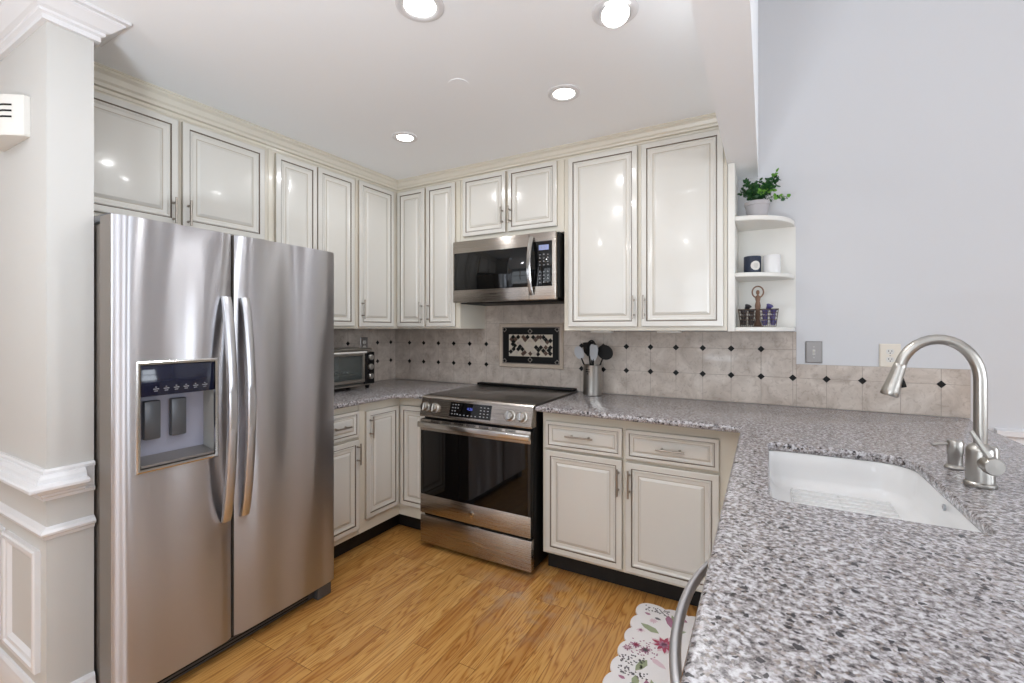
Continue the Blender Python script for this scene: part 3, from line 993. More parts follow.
# ------------------------------------------------------------------ refrigerator
fr = thing('refrigerator', 'stainless side-by-side refrigerator with water and ice dispenser', 'refrigerator', (.45, -1.75, 0))
mb = MB(); mb.box(.04, .715, -2.180, -1.300, .05, 1.690, PAINTG, .004); mb.build('cabinet_shell', fr)
FY0, FYS, FY1 = -2.195, -1.800, -1.300
DZ0, DZ1 = .075, 1.706
def fridge_door(y0, y1, hole=None):
    mb = MB()
    ys = [y0 + (y1 - y0) * i / 16 for i in range(17)]
    if hole:
        ys = sorted(set([y for y in ys if min(abs(y - hole[0]), abs(y - hole[1])) > .008] + [hole[0], hole[1]]))
        zs = [DZ0, hole[2], hole[3], DZ1]
    else:
        zs = [DZ0, DZ1]
    def fx(y):
        a = (y - (y0 + y1) / 2) / ((y1 - y0) / 2)
        e_ = max(0.0, (abs(a) - .965) / .035)
        return .821 + .004 * (1 - a * a) - .009 * e_ ** 2
    V = {}
    for i, y in enumerate(ys):
        for j, z in enumerate(zs):
            V[i, j] = mb.bm.verts.new((fx(y), y, z))
    B = {}
    for i, y in enumerate(ys):
        for j in (0, len(zs) - 1):
            B[i, j] = mb.bm.verts.new((.728, y, zs[j]))
    k = mb.mi(STEEL); kg = mb.mi(PAINTG)
    for i in range(len(ys) - 1):
        for j in range(len(zs) - 1):
            if hole and hole[0] - 1e-6 <= ys[i] < hole[1] - 1e-6 and j == 1:
                continue
            mb.bm.faces.new((V[i, j], V[i + 1, j], V[i + 1, j + 1], V[i, j + 1])).material_index = k
        mb.bm.faces.new((V[i, 0], B[i, 0], B[i + 1, 0], V[i + 1, 0])).material_index = kg
        J = len(zs) - 1
        mb.bm.faces.new((V[i, J], V[i + 1, J], B[i + 1, J], B[i, J])).material_index = kg
    J = len(zs) - 1
    n = len(ys) - 1
    mb.bm.faces.new([V[0, j] for j in range(J + 1)] + [B[0, J], B[0, 0]]).material_index = kg
    mb.bm.faces.new([V[n, j] for j in range(J, -1, -1)] + [B[n, 0], B[n, J]]).material_index = kg
    mb.bm.faces.new([B[i, 0] for i in range(n + 1)] + [B[i, J] for i in range(n, -1, -1)]).material_index = kg
    return mb
HO = (-2.127, -1.870, .832, 1.205)
ld = fridge_door(FY0, FYS - .006, HO).build('freezer_door', fr, angle=30)
rd = fridge_door(FYS + .006, FY1).build('fridge_door', fr, angle=30)
# dispenser
DPL = mat('dispenser_back', srgb(150, 150, 164), 0.35)
mb = MB()
def yz(i_, x): return [(x, HO[0] + i_, HO[2] + i_), (x, HO[1] - i_, HO[2] + i_), (x, HO[1] - i_, HO[3] - i_), (x, HO[0] + i_, HO[3] - i_)]
mb.rings([yz(-.006, .823), yz(-.006, .831), yz(-.001, .833), yz(.006, .831), yz(.008, .822), yz(.008, .748)], [CHROME, CHROME, CHROME, CHROME, OVIN], False, False)
mb.face(yz(.008, .748), DPL)
dsp = mb.build('dispenser_housing', ld, angle=25)
DISP = mat('dispenser_glass', srgb(20, 24, 44), 0.08, spec=0.7)
mb = MB(); mb.box(.760, .827, HO[0] + .009, HO[1] - .009, 1.088, HO[3] - .009, DISP, .002); mb.build('dispenser_panel', ld)
PADD = mat('paddle_grey', srgb(92, 94, 98), 0.35, metal=0.4)
for y in (-2.060, -1.975):
    mb = MB(); mb.box(.749, .774, y - .026, y + .026, .925, 1.065, PADD, .006); mb.build('dispenser_paddle', ld)
mb = MB()
mb.prism([(.7485, .842), (.828, .842), (.828, .850), (.7485, .866)], HO[0] + .009, HO[1] - .009, GREYP, 'y')
mb.build('drip_tray', ld)
mb = MB()
for i in range(6):
    y = HO[0] + .045 + i * .032
    mb.box(.8272, .8276, y, y + .018, 1.111, 1.1135, MARK)
    mb.box(.8272, .8276, y + .003, y + .014, 1.104, 1.1062, MARK)
    mb.box(.8272, .8276, y + .006, y + .011, 1.118, 1.1202, MARK)
mb.build('button_markings', ld)
# handles
HND = steel('handle_steel', srgb(205, 205, 208), 0.3, 0.6, 0)
for dpar, y, ya in ((ld, -1.836, -.004), (rd, -1.762, .004)):
    mb = MB()
    R = []
    n = 28
    for i in range(n + 1):
        tt = i / n
        z = .560 + tt * (1.452 - .560)
        s_ = math.sin(PI * tt) ** .75 if 0 < tt < 1 else 0
        x = .832 + .046 * s_
        hw = .0165
        th = .0085 + .002 * s_
        R.append([(x - th, y - hw, z), (x + th * .6, y - hw, z), (x + th, y - hw * .7, z), (x + th, y + hw * .7, z), (x + th * .6, y + hw, z), (x - th, y + hw, z)])
    mb.rings(R, HND)
    mb.build('handle', dpar, angle=40)
# base grille, hinge covers, feet
mb = MB(); mb.box(.60, .775, -2.18, -1.31, .012, .070, PADD, .003)
for i in range(3): mb.box(.775, .7765, -2.15, -1.42, .022 + i * .014, .027 + i * .014, BLACK)
mb.build('base_grille', fr)
mb = MB(); mb.box(.700, .800, -1.385, -1.306, .002, .060, PADD, .004); mb.build('foot', fr)
mb = MB(); mb.box(.700, .790, -2.180, -2.10, .002, .060, PADD, .004); mb.build('foot', fr)
for y0 in (-2.19, -1.37):
    mb = MB(); mb.box(.66, .775, y0, y0 + .065, 1.692, 1.716, PADD, .005); mb.build('hinge_cover', fr)
# badge
text_mesh('Whirlpool', .017, (.8205, -1.375, 1.612), (0, 1, 0), (0, 0, 1), CHROME, 'badge', rd, .0008)
mb = MB()
mb.tube([(.8212, -1.375 + .024 * math.cos(a), 1.614 + .011 * math.sin(a)) for a in [i * 2 * PI / 24 + .6 for i in range(22)]], .0008, CHROME, 6)
mb.build('badge_ring', rd)

# ------------------------------------------------------------------ range
rg = thing('electric_range', 'stainless slide-in electric range with black glass oven door', 'range', (1.235, -.35, 0))
RX0, RX1 = .860, 1.618
mb = MB(); mb.box(RX0 + .004, RX1 - .004, -.660, -.022, .030, .905, BLACK, .002); mb.build('oven_body', rg)
mb = MB(); mb.box(RX0, RX1, -.640, -.022, .9055, .919, COOK, .002); 
ct = mb.build('cooktop', rg)
BURN = mat('burner_ring', srgb(74, 70, 68), 0.12, spec=.8)
for x, y, r in ((1.04, -.48, .105), (1.43, -.48, .085), (1.05, -.19, .075), (1.43, -.19, .105)):
    for q in (r,):
        mb = MB()
        mb.lathe([(q, 0), (q, .0003), (q - .0025, .0003), (q - .0025, 0)], (x, y, .9191), BURN, 40, cap0=False, cap1=False)
        mb.build('burner_ring', ct)
mb = MB(); mb.box(RX0 + .002, RX1 - .002, -.072, -.020, .9195, .936, BLACK, .005); mb.build('rear_vent_trim', rg)
# slanted control panel
mb = MB()
prof = [(-.640, .917), (-.668, .914), (-.676, .906), (-.703, .803), (-.701, .795), (-.640, .795)]
mb.prism(prof, RX0, RX1, STEELR, 'x'); cp = mb.build('control_panel', rg, angle=25)
pu = Vector((1, 0, 0)); pv = Vector((0, .030, .114)).normalized(); pn = pu.cross(pv)
if pn.y > 0: pn = -pn
PC = Vector((0, -.691, .849))
def pp(x, v_, d_=0.0): return Vector((x, PC.y, PC.z)) + pv * v_ + pn * d_
def pbox(mb, x0, x1, v0, v1, d0, d1, m):
    mb.rings([[pp(x0, v0, d0), pp(x1, v0, d0), pp(x1, v1, d0), pp(x0, v1, d0)], [pp(x0, v0, d1), pp(x1, v0, d1), pp(x1, v1, d1), pp(x0, v1, d1)]], m)
mb = MB(); pbox(mb, 1.078, 1.362, -.036, .046, -.002, .0014, BGLASS); tp = mb.build('touch_panel', cp)
mb = MB()
for r_ in range(4):
    for c_ in range(3):
        x = 1.094 + c_ * .019; v_ = -.024 + r_ * .018
        if (r_, c_) != (1, 2): pbox(mb, x, x + .008, v_, v_ + .006, .0014, .0018, MARK)
    for c_ in range(3):
        x = 1.288 + c_ * .024; v_ = -.024 + r_ * .017
        pbox(mb, x, x + .010, v_, v_ + .005, .0014, .0018, MARK)
for c_ in range(5):
    pbox(mb, 1.152 + c_ * .026, 1.162 + c_ * .026, -.026, -.021, .0014, .0018, MARK)
mb.build('button_markings', tp)
text_mesh('4:26', .022, pp(1.218, .014, .0018), pu, pv, BLUE, 'clock_digits', tp, .0003)
for x in (.896, .966, 1.486, 1.560):
    mb = MB()
    c0 = pp(x, .002, 0)
    mb.lathe([(.031, 0), (.031, .004), (.025, .006), (.0235, .026), (.021, .029), (0, .0295)], c0, NICKEL, 30, pn, cap1=False)
    kn = mb.build('knob', cp)
    mb = MB()
    mb.rings([[pp(x - .006, -.019, .026), pp(x + .006, -.019, .026), pp(x + .006, .023, .026), pp(x - .006, .023, .026)],
              [pp(x - .0045, -.017, .037), pp(x + .0045, -.017, .037), pp(x + .0045, .021, .037), pp(x - .0045, .021, .037)]], CHROME)
    mb.build('grip', kn)
# oven door
mb = MB()
mb.box(RX0 + .004, RX1 - .004, -.698, -.662, .212, .780, BLACK, .003)
od = mb.build('oven_door', rg)
mb = MB(); mb.box(RX0 + .004, RX1 - .004, -.7025, -.6985, .212, .325, STEELR, .0015); mb.build('lower_trim', od)
mb = MB()
mb.box(RX0 + .004, RX1 - .004, -.7025, -.6985, .712, .780, STEELR, .0015); mb.build('upper_trim', od)
mb = MB(); mb.box(RX0 + .006, RX0 + .020, -.7015, -.6985, .326, .711, DARKM); mb.box(RX1 - .020, RX1 - .006, -.7015, -.6985, .326, .711, DARKM)
mb.box(RX0 + .021, RX1 - .021, -.7018, -.6985, .326, .711, BGLASS); mb.build('glass_window', od)
mb = MB()
for i in range(7):
    x = .945 + i * .086
    for q in range(2):
        mb.box(x, x + .064, -.7032, -.7026, .7735 - q * .006, .777 - q * .006, BLACK)
mb.build('vent_slots', od)
mb = MB()
mb.box(RX0 + .000, RX1 + .000, -.729, -.713, .733, .766, CHROME, .005, seg=3)
for x in (RX0 + .004, RX1 - .034): mb.box(x, x + .030, -.715, -.703, .736, .763, CHROME, .004)
hb = mb.build('handle', od)
mb = MB(); cxx = 1.238
mb.lathe([(.019, 0), (.019, .0012), (.0175, .0016), (0, .0016)], (cxx, -.7026, .268), CHROME, 30, (0, -1, 0), cap1=False)
lg = mb.build('emblem', od)
mb = MB()
mb.tube([(cxx + .0155 * math.cos(a), -.7045, .268 + .0155 * math.sin(a)) for a in [i * 2 * PI / 28 for i in range(29)]], .0007, DARKM, 6)
mb.build('emblem_ring', lg)
text_mesh('GE', .017, (cxx, -.7046, .268), (1, 0, 0), (0, 0, 1), DARKM, 'emblem_letters', lg, .0003)
mb = MB(); mb.box(RX0 + .002, RX1 - .002, -.699, -.662, .030, .196, STEELR, .003); mb.box(RX0 + .03, RX1 - .03, -.690, -.664, .197, .205, BLACK); mb.build('drawer', rg)
for x in (RX0 + .05, RX1 - .06):
    for y in (-.63, -.08):
        mb = MB(); mb.cyl((x, y, .001), (x, y, .030), .018, BLACK, 16); mb.build('foot', rg)

# ------------------------------------------------------------------ microwave
mw = thing('microwave', 'stainless over-the-range microwave with curved vertical handle', 'microwave', (1.27, -.2, 1.498))
MX0, MX1, MZ0, MZ1 = .886, 1.636, 1.500, 1.902
mb = MB(); mb.box(.896, MX1, -.365, -.010, MZ0 + .012, MZ1, BLACK, .003); mb.box(MX0 + .02, MX1 - .02, -.34, -.03, MZ0 - .006, MZ0 + .013, BLACK, .004); mb.build('case', mw)
mb = MB(); mb.box(MX0, MX1 - .008, -.400, -.366, MZ0, MZ1, STEELR, .005); md = mb.build('front_frame', mw)
mb = MB(); mb.box(MX0 + .012, 1.452, -.4030, -.4005, 1.580, 1.824, BGLASS, .001); mb.build('door_glass', md)
mb = MB(); mb.box(1.455, 1.606, -.4026, -.4005, 1.580, 1.868 - .02, BGLASS, .001); kp = mb.build('control_panel', md)
mb = MB(); mb.box(1.452, 1.4545, -.4010, -.4000, MZ0 + .003, MZ1 - .003, BLACK); mb.build('door_gap', md)
mb = MB(); mb.box(1.52, 1.585, -.4032, -.4027, 1.795, 1.825, LCD); mb.build('display', kp)
text_mesh('4:27', .024, (1.5525, -.4036, 1.810), (1, 0, 0), (0, 0, 1), MARK, 'clock_digits', kp, .0003)
mb = MB()
for r_ in range(9):
    for c_ in range(3):
        if r_ == 4: continue
        x = 1.522 + c_ * .026; z = 1.765 - r_ * .0205
        mb.box(x, x + .010, -.4031, -.4027, z, z + .004, MARK)
        if (r_ + c_) % 2: mb.box(x + .002, x + .008, -.4031, -.4027, z + .006, z + .009, MARK)
mb.build('button_markings', kp)
mb = MB()
R = []
for i in range(21):
    tt = i / 20
    z = 1.528 + tt * .350
    y = -.412 - .042 * (math.sin(PI * tt) ** .8 if 0 < tt < 1 else 0)
    R.append([(1.464, y + .006, z), (1.462, y - .002, z), (1.468, y - .009, z), (1.484, y - .009, z), (1.490, y - .002, z), (1.488, y + .006, z)])
mb.rings(R, CHROME); mb.build('handle', md, angle=40)
text_mesh('Whirlpool', .013, (1.20, -.4006, 1.548), (1, 0, 0), (0, 0, 1), DARKM, 'badge', md, .0005)

# ------------------------------------------------------------------ toaster oven
to = thing('toaster_oven', 'stainless countertop toaster oven with glass door beside the refrigerator', 'toaster oven', (.17, -.78, .915))
TY0, TY1, TX = -.99, -.532, .305
mb = MB()
mb.box(.03, TX - .02, TY0, TY1, 1.172, 1.194, NICKEL, .006)
mb.box(.03, TX - .02, TY0, TY1, .936, .948, NICKEL, .003)
mb.box(.03, .04, TY0, TY1, .948, 1.170, NICKEL)
mb.box(.04, TX - .02, TY0, TY0 + .01, .948, 1.170, NICKEL)
mb.box(.04, TX - .02, TY1 - .085, TY1, .948, 1.170, NICKEL, .004)
mb.box(.041, TX - .03, TY0 + .011, TY1 - .086, .949, .952, OVIN)
mb.box(.041, .044, TY0 + .011, TY1 - .086, .953, 1.168, OVIN)
mb.build('oven_shell', to)
mb = MB()
y0, y1 = TY0, TY1 - .085
mb.box(TX - .019, TX, y0, y1, 1.145, 1.166, NICKEL, .003)
mb.box(TX - .019, TX, y0, y1, .962, .985, NICKEL, .003)
mb.box(TX - .019, TX, y0, y0 + .022, .985, 1.145, NICKEL, .003)
mb.box(TX - .019, TX, y1 - .022, y1, .985, 1.145, NICKEL, .003)
dr = mb.build('glass_door', to)
GL = mat('clear_oven_glass', (0.2, 0.22, 0.21, 1), 0.03)
GL.node_tree.nodes['Principled BSDF'].inputs['Alpha'].default_value = 0.22
mb = MB(); mb.box(TX - .012, TX - .008, y0 + .022, y1 - .022, .985, 1.145, GL); mb.build('pane', dr)
mb = MB(); mb.tube([(TX + .022, y0 + .02, 1.168), (TX + .022, y1 - .01, 1.168)], .007, PLAST, 12)
for y in (y0 + .04, y1 - .03): mb.cyl((TX - .004, y, 1.158), (TX + .022, y, 1.168), .005, NICKEL, 10)
mb.build('handle', dr)
mb = MB(); mb.box(TX - .019, TX + .002, y1 + .001, TY1, .948, 1.166, BLACK, .004); kp2 = mb.build('knob_panel', to)
for z in (1.13, 1.065, 1.0):
    mb = MB(); yc = (y1 + TY1) / 2
    mb.lathe([(.021, 0), (.020, .016), (.017, .019), (0, .0195)], (TX + .0025, yc, z), NICKEL, 24, (1, 0, 0), cap1=False)
    kk = mb.build('knob', kp2)
    mb = MB(); mb.box(TX + .022, TX + .0235, yc - .0015, yc + .0015, z - .012, z + .014, MARK); mb.build('pointer', kk)
mb = MB()
for i in range(12):
    y = y0 + .03 + i * .027
    mb.tube([(.06, y, 1.02), (TX - .03, y, 1.02)], .0018, CHROME, 6)
for x in (.06, .16, TX - .03): mb.tube([(x, y0 + .012, 1.018), (x, y1 - .004, 1.018)], .0022, CHROME, 6)
mb.build('wire_rack', to)
mb = MB()
mb.box(.06, TX - .03, y0 + .02, y1 - .02, .956, .966, DARKM, .003); mb.build('crumb_tray', to)
for y in (TY0 + .03, TY1 - .02):
    for x in (.06, .255):
        mb = MB(); mb.cyl((x, y, .9145), (x, y, .9362), .013, BLACK, 14, .016); mb.build('foot', to)
random.seed(5)
mb = MB()
n = 26; q = 7
G = [[mb.bm.verts.new((.09 + .16 * j / (q - 1), y0 + .05 + (y1 - y0 - .12) * i / (n - 1), 1.024 + random.random() * .02)) for j in range(q)] for i in range(n)]
kf = mb.mi(CRUMB)
for i in range(n - 1):
    for j in range(q - 1):
        mb.bm.faces.new((G[i][j], G[i + 1][j], G[i + 1][j + 1], G[i][j + 1])).material_index = kf
tag(mb.build('foil_sheet', angle=5), 'crumpled foil sheet on the rack inside the toaster oven', 'foil')

# ------------------------------------------------------------------ utensil crock and utensils
KX, KY = 1.757, -.125
ck = MB()
ck.lathe([(.052, 0), (.0565, .002), (.0565, .182), (.0575, .186), (.0545, .187), (.0535, .182), (.0535, .006), (.0, .006)], (KX, KY, .9145), NICKEL, 44, cap1=False)
for i in range(3):
    for j, z in enumerate((1.075, 1.062, 1.049)):
        if i == 1 or j < 2:
            ck.box(-.0035, .0035, -.0005, .001, -.003, .003, BLACK, M=Matrix.Translation((KX, KY, z)) @ Matrix.Rotation(-.2 + .17 * (i - 1), 4, 'Z') @ Matrix.Translation((0, -.0572, 0)))
tag(ck.build('utensil_crock'), 'brushed steel cylindrical utensil crock on the counter right of the range', 'crock')


def utensil(name, label, tilt, lean, kind, m, L=.24):
    """tilt: towards +x, lean: towards -y; handle stands in the crock"""
    d = Vector((math.sin(tilt), -math.sin(lean), 1)).normalized()
    p0 = Vector((KX - math.sin(tilt) * .05, KY + math.sin(lean) * .05, .925))
    e = p0 + d * L
    right = d.cross(Vector((0, 1, 0))).normalized()
    nrm = right.cross(d).normalized()
    root = thing(name, label, 'utensil', p0, 'utensils standing in the crock')
    hb = MB(); hb.tube([p0, p0 + d * L * .5, e], [.0065, .006, .0045], BLACK, 12); hb.build('handle', root)
    mb = MB()
    if kind in ('spoon', 'ladle'):
        a, b, dp = (.030, .042, .010) if kind == 'spoon' else (.050, .044, .030)
        c0 = e + d * b * .85
        rings = []
        for k2 in range(6):
            f_ = 1 - k2 / 5.6
            rings.append([c0 + right * a * f_ * math.cos(t_) + d * b * f_ * math.sin(t_) + nrm * dp * (1 - f_ ** 2) for t_ in [i * 2 * PI / 22 for i in range(22)]])
        for k2 in range(5, -1, -1):
            f_ = 1.03 - k2 / 5.6
            rings.append([c0 + right * a * f_ * math.cos(t_) + d * b * f_ * math.sin(t_) + nrm * (dp * (1 - f_ ** 2) + .003) for t_ in [i * 2 * PI / 22 for i in range(22)]])
        mb.rings(rings, m)
    elif kind == 'turner':
        poly = [(-.012, -.01), (.012, -.01), (.034, .022), (.036, .085), (-.036, .078), (-.034, .022)]
        mb.rings([[e + right * a_ + d * b_ - nrm * .0012 for a_, b_ in poly], [e + right * a_ + d * b_ + nrm * .0012 for a_, b_ in poly]], m)
    elif kind == 'whisk':
        for i in range(6):
            ang = i * PI / 6
            w_ = right * math.cos(ang) + nrm * math.sin(ang)
            mb.tube([e + w_ * .030 * math.sin(t_) + d * (.045 - .05 * math.cos(t_)) for t_ in [j * 2 * PI / 20 for j in range(21)]], .0022, m, 6)
    elif kind == 'spatula':
        poly = [(-.010, -.01), (.010, -.01), (.024, .02), (.026, .075), (.018, .092), (-.020, .088), (-.026, .06), (-.022, .018)]
        mb.rings([[e + right * a_ + d * b_ - nrm * .004 for a_, b_ in poly], [e + right * a_ + d * b_ + nrm * .004 for a_, b_ in poly]], m)
    mb.build('head', root, angle=50)
    return root


utensil('slotted_turner', 'black turner standing at the back left of the crock', -.20, -.26, 'turner', BLACK, .250)
utensil('whisk', 'black whisk standing in the middle of the crock', -.03, -.02, 'whisk', BLACK, .235)
utensil('spatula', 'grey silicone spatula with black handle in the crock', .13, .24, 'spatula', GREYS, .225)
utensil('ladle', 'black ladle leaning to the right side of the crock', .42, .05, 'ladle', BLACK, .24)
utensil('serving_spoon', 'grey and black spoon leaning to the left side of the crock', -.38, .16, 'spoon', GREYS, .235)

# ------------------------------------------------------------------ switch, outlets, chime
def plate(name, label, cat, P0, u, n, wd, ht, m, kind):
    P0, u, n = Vector(P0), Vector(u), Vector(n); z = Vector((0, 0, 1))
    root = thing(name, label, cat, P0)
    def R(i_, d): return [P0 + u * a + z * b + n * d for a, b in ((-wd / 2 + i_, -ht / 2 + i_), (wd / 2 - i_, -ht / 2 + i_), (wd / 2 - i_, ht / 2 - i_), (-wd / 2 + i_, ht / 2 - i_))]
    mb = MB(); mb.rings([R(0, .0003), R(0, .003), R(.004, .006)], m); mb.build('cover_plate', root, angle=20)
    def bx(mb, a0, a1, b0, b1, d0, d1, mm): mb.rings([[P0 + u * a + z * b + n * d0 for a, b in ((a0, b0), (a1, b0), (a1, b1), (a0, b1))], [P0 + u * a + z * b + n * d1 for a, b in ((a0, b0), (a1, b0), (a1, b1), (a0, b1))]], mm)
    if kind == 'switch':
        mb = MB(); bx(mb, -.0055, .0055, -.013, .013, .006, .0072, PLAST)
        mb.rings([[P0 + u * a + z * b + n * .007 for a, b in ((-.004, -.008), (.004, -.008), (.004, .008), (-.004, .008))], [P0 + u * a + z * b + n * .017 for a, b in ((-.003, .004), (.003, .004), (.003, .010), (-.003, .010))]], PLAST)
        mb.build('toggle', root)
    else:
        for q in (-.0195, .0195):
            mb = MB()
            c_ = P0 + z * q + n * .0058
            pts_ = [(.016 * math.cos(t_), max(-.0125, min(.0125, .0165 * math.sin(t_)))) for t_ in [i * 2 * PI / 24 for i in range(24)]]
            mb.rings([[c_ + u * a + z * b for a, b in pts_], [c_ + u * a + z * b + n * .0022 for a, b in pts_]], PLAST if m is not PLAST else IVORY)
            for a in (-.006, .006): bx(mb, a - .001, a + .001, q - .001, q + .007, .0081, .0086, BLACK)
            bx(mb, -.002, .002, q - .009, q - .005, .0081, .0086, BLACK)
            mb.build('socket', root)
    for q in ((-.028, .028) if kind == 'switch' else (0,)):
        mb = MB(); mb.cyl(P0 + z * q + n * .0058, P0 + z * q + n * .0072, .003, NICKEL, 10); mb.build('screw', root)
    return root


plate('light_switch', 'grey metal light switch with white toggle on the white wall', 'light switch', (2.921, -.0005, 1.2035), (1, 0, 0), (0, -1, 0), .074, .114, GREYP, 'switch')
plate('wall_outlet', 'ivory double outlet on the wall behind the faucet head', 'outlet', (3.232, -.0005, 1.194), (1, 0, 0), (0, -1, 0), .082, .116, IVORY, 'outlet')
plate('wall_outlet', 'grey outlet plate in the tiles above the toaster oven', 'outlet', (.0085, -.352, 1.205), (0, 1, 0), (1, 0, 0), .074, .114, GREYP, 'outlet')

ch = thing('door_chime', 'white door chime box with dark slots on the cream wall end', 'door chime', (.42, -2.31, 1.98))
mb = MB()
# body: bowed front, tall box
pts_ = [(.25, 0), (.522, 0), (.522, -.016), (.470, -.052), (.430, -.066), (.340, -.066), (.300, -.052), (.25, -.016)]
Pc = lambda f_, z: [(.386 + (x - .386) * f_, -2.3105 + y * f_, z) for x, y in pts_]
mb.rings([Pc(.97, 1.976), Pc(1, 1.981), Pc(1, 2.108), Pc(.975, 2.113)], PLAST)
mb.build('chime_box', ch, angle=25)
mb = MB()
for z in (2.074, 2.054, 2.034):
    ins = [(.492, -2.3105 - .0375), (.470, -2.3105 - .0525), (.430, -2.3105 - .0665), (.340, -2.3105 - .0665), (.300, -2.3105 - .0525), (.28, -2.3105 - .0385)]
    mb.rings([[(x, y, z), (x, y - .0008, z), (x, y - .0008, z + .006), (x, y, z + .006)] for x, y in ins], BLACK)
mb.build('sound_slots', ch, angle=20)

# ------------------------------------------------------------------ things on the corner shelf
pl = thing('potted_plant', 'small green leafy plant in a grey stone pot on the top shelf', 'plant', (2.67, -.15, 1.894))
mb = MB(); mb.lathe([(.042, 0), (.044, .003), (.056, .072), (.059, .074), (.060, .092), (.056, .094), (.054, .078), (0, .078)], (2.662, -.15, 1.894), POT, 36, cap1=False); mb.build('pot', pl)
mb = MB(); mb.lathe([(.0525, 0), (.050, .006), (0, .008)], (2.662, -.15, 1.9745), SOIL, 24, cap1=False); mb.build('soil', pl)
random.seed(11)
st = MB(); lf = MB(); lf2 = MB()
tips = []
for i in range(46):
    a = random.random() * 2 * PI
    rr_ = .03 + random.random() * .065
    hgt = .045 + random.random() * .075
    if i < 4:  # taller sprig to the right, drooping one
        a, rr_, hgt = -.1 + .25 * i, .085 + .008 * i, .150 - .012 * i
    if i in (4, 5):
        a, rr_, hgt = -.2, .135, .005 + .01 * (i - 4)
    b0 = Vector((2.662, -.15, 1.978))
    e = b0 + Vector((rr_ * math.cos(a), rr_ * .75 * math.sin(a), hgt))
    mid = b0.lerp(e, .5) + Vector((0, 0, .022))
    P = [b0, b0.lerp(mid, .6), mid, mid.lerp(e, .6), e]
    st.tube(P, .0012, STEM, 5)
    for j in range(13):
        tt = .25 + .75 * j / 12
        c0 = (b0 * (1 - tt) ** 2 + mid * 2 * tt * (1 - tt) + e * tt ** 2)
        dr_ = Vector((random.uniform(-1, 1), random.uniform(-1, 1), random.uniform(-.4, 1))).normalized()
        sd = dr_.cross(Vector((random.random(), random.random(), random.random()))).normalized()
        ln, wd_ = .018 + random.random() * .010, .006 + random.random() * .004
        nn = dr_.cross(sd)
        tgt = lf2 if (i % 5 == 0 and j > 4) else lf
        m_ = LEAF2 if tgt is lf2 else LEAF1
        loop = [c0, c0 + dr_ * ln * .35 + sd * wd_ + nn * .001, c0 + dr_ * ln * .8 + sd * wd_ * .6, c0 + dr_ * ln, c0 + dr_ * ln * .8 - sd * wd_ * .6, c0 + dr_ * ln * .35 - sd * wd_ + nn * .001]
        tgt.rings([loop, [p + nn * .0006 for p in loop]], m_)
st.build('stems', pl)
lo = lf.build('leaves', pl); lo['label'] = 'dark green leaves'
l2 = lf2.build('leaves', pl); l2['label'] = 'bright green young leaves'

def cup(name, label, x, m, badge):
    root = thing(name, label, 'candle', (x, -.135, 1.609))
    mb = MB(); mb.lathe([(.038, 0), (.041, .003), (.0415, .094), (.040, .097), (.038, .094), (.038, .05), (0, .05)], (x, -.135, 1.609), m, 36, cap1=False); mb.build('jar', root)
    if badge:
        mb = MB()
        R = []
        for rr_ in (.024, .018, .011, .004):
            R.append([])
            for i in range(28):
                a = i * 2 * PI / 28
                ang = .40 + rr_ * math.cos(a) / .0415
                R[-1].append((x + .0421 * math.sin(ang), -.135 - .0421 * math.cos(ang), 1.655 + rr_ * math.sin(a)))
        mb.rings(R, PLAST)
        for zz, w_ in ((1.663, .016), (1.657, .022), (1.651, .018), (1.645, .012)):
            pts2 = [(x + .0432 * math.sin(.40 + (w_ * (i / 6 - .5)) / .0415), -.135 - .0432 * math.cos(.40 + (w_ * (i / 6 - .5)) / .0415), zz) for i in range(7)]
            mb.tube(pts2, .0007, GREYP, 5)
        lb = mb.build('round_label', root); 
    mb = MB(); mb.cyl((x, -.135, 1.6592), (x, -.135, 1.668), .0012, BLACK, 6); mb.build('wick', root)
    return root


cup('candle_jar', 'dark navy jar with round white label on the middle shelf', 2.640, MUG, True)
cup('candle_jar', 'plain white jar on the middle shelf, right of the navy one', 2.728, PORC, False)


def basket(name, label, x0, x1, y0, y1):
    root = thing(name, label, 'basket', ((x0 + x1) / 2, (y0 + y1) / 2, 1.335), 'wire baskets on the bottom shelf')
    zb, zt, fl = 1.3375, 1.425, .010
    def c_(f_, z): return [(x0 - f_ + fl, y0 - f_ + fl, z), (x1 + f_ - fl, y0 - f_ + fl, z), (x1 + f_ - fl, y1 + f_ - fl, z), (x0 - f_ + fl, y1 + f_ - fl, z)]
    mb = MB()
    for i in range(6):
        q = i / 5
        L = c_(fl * q, zb + (zt - zb) * q)
        mb.tube(L + [L[0]], .0011 if i < 5 else .0024, WIRE, 5)
    A, B = c_(0, zb), c_(fl, zt)
    for s_ in range(4):
        a0, a1, b0, b1 = Vector(A[s_]), Vector(A[(s_ + 1) % 4]), Vector(B[s_]), Vector(B[(s_ + 1) % 4])
        for i in range(7):
            mb.tube([a0.lerp(a1, i / 7), b0.lerp(b1, i / 7)], .0010, WIRE, 5)
    for i in range(1, 6):
        a0, a1, a2, a3 = [Vector(v) for v in A]
        mb.tube([a0.lerp(a1, i / 6), a3.lerp(a2, i / 6)], .0010, WIRE, 5)
    mb.build('wire_body', root, angle=60)
    return root


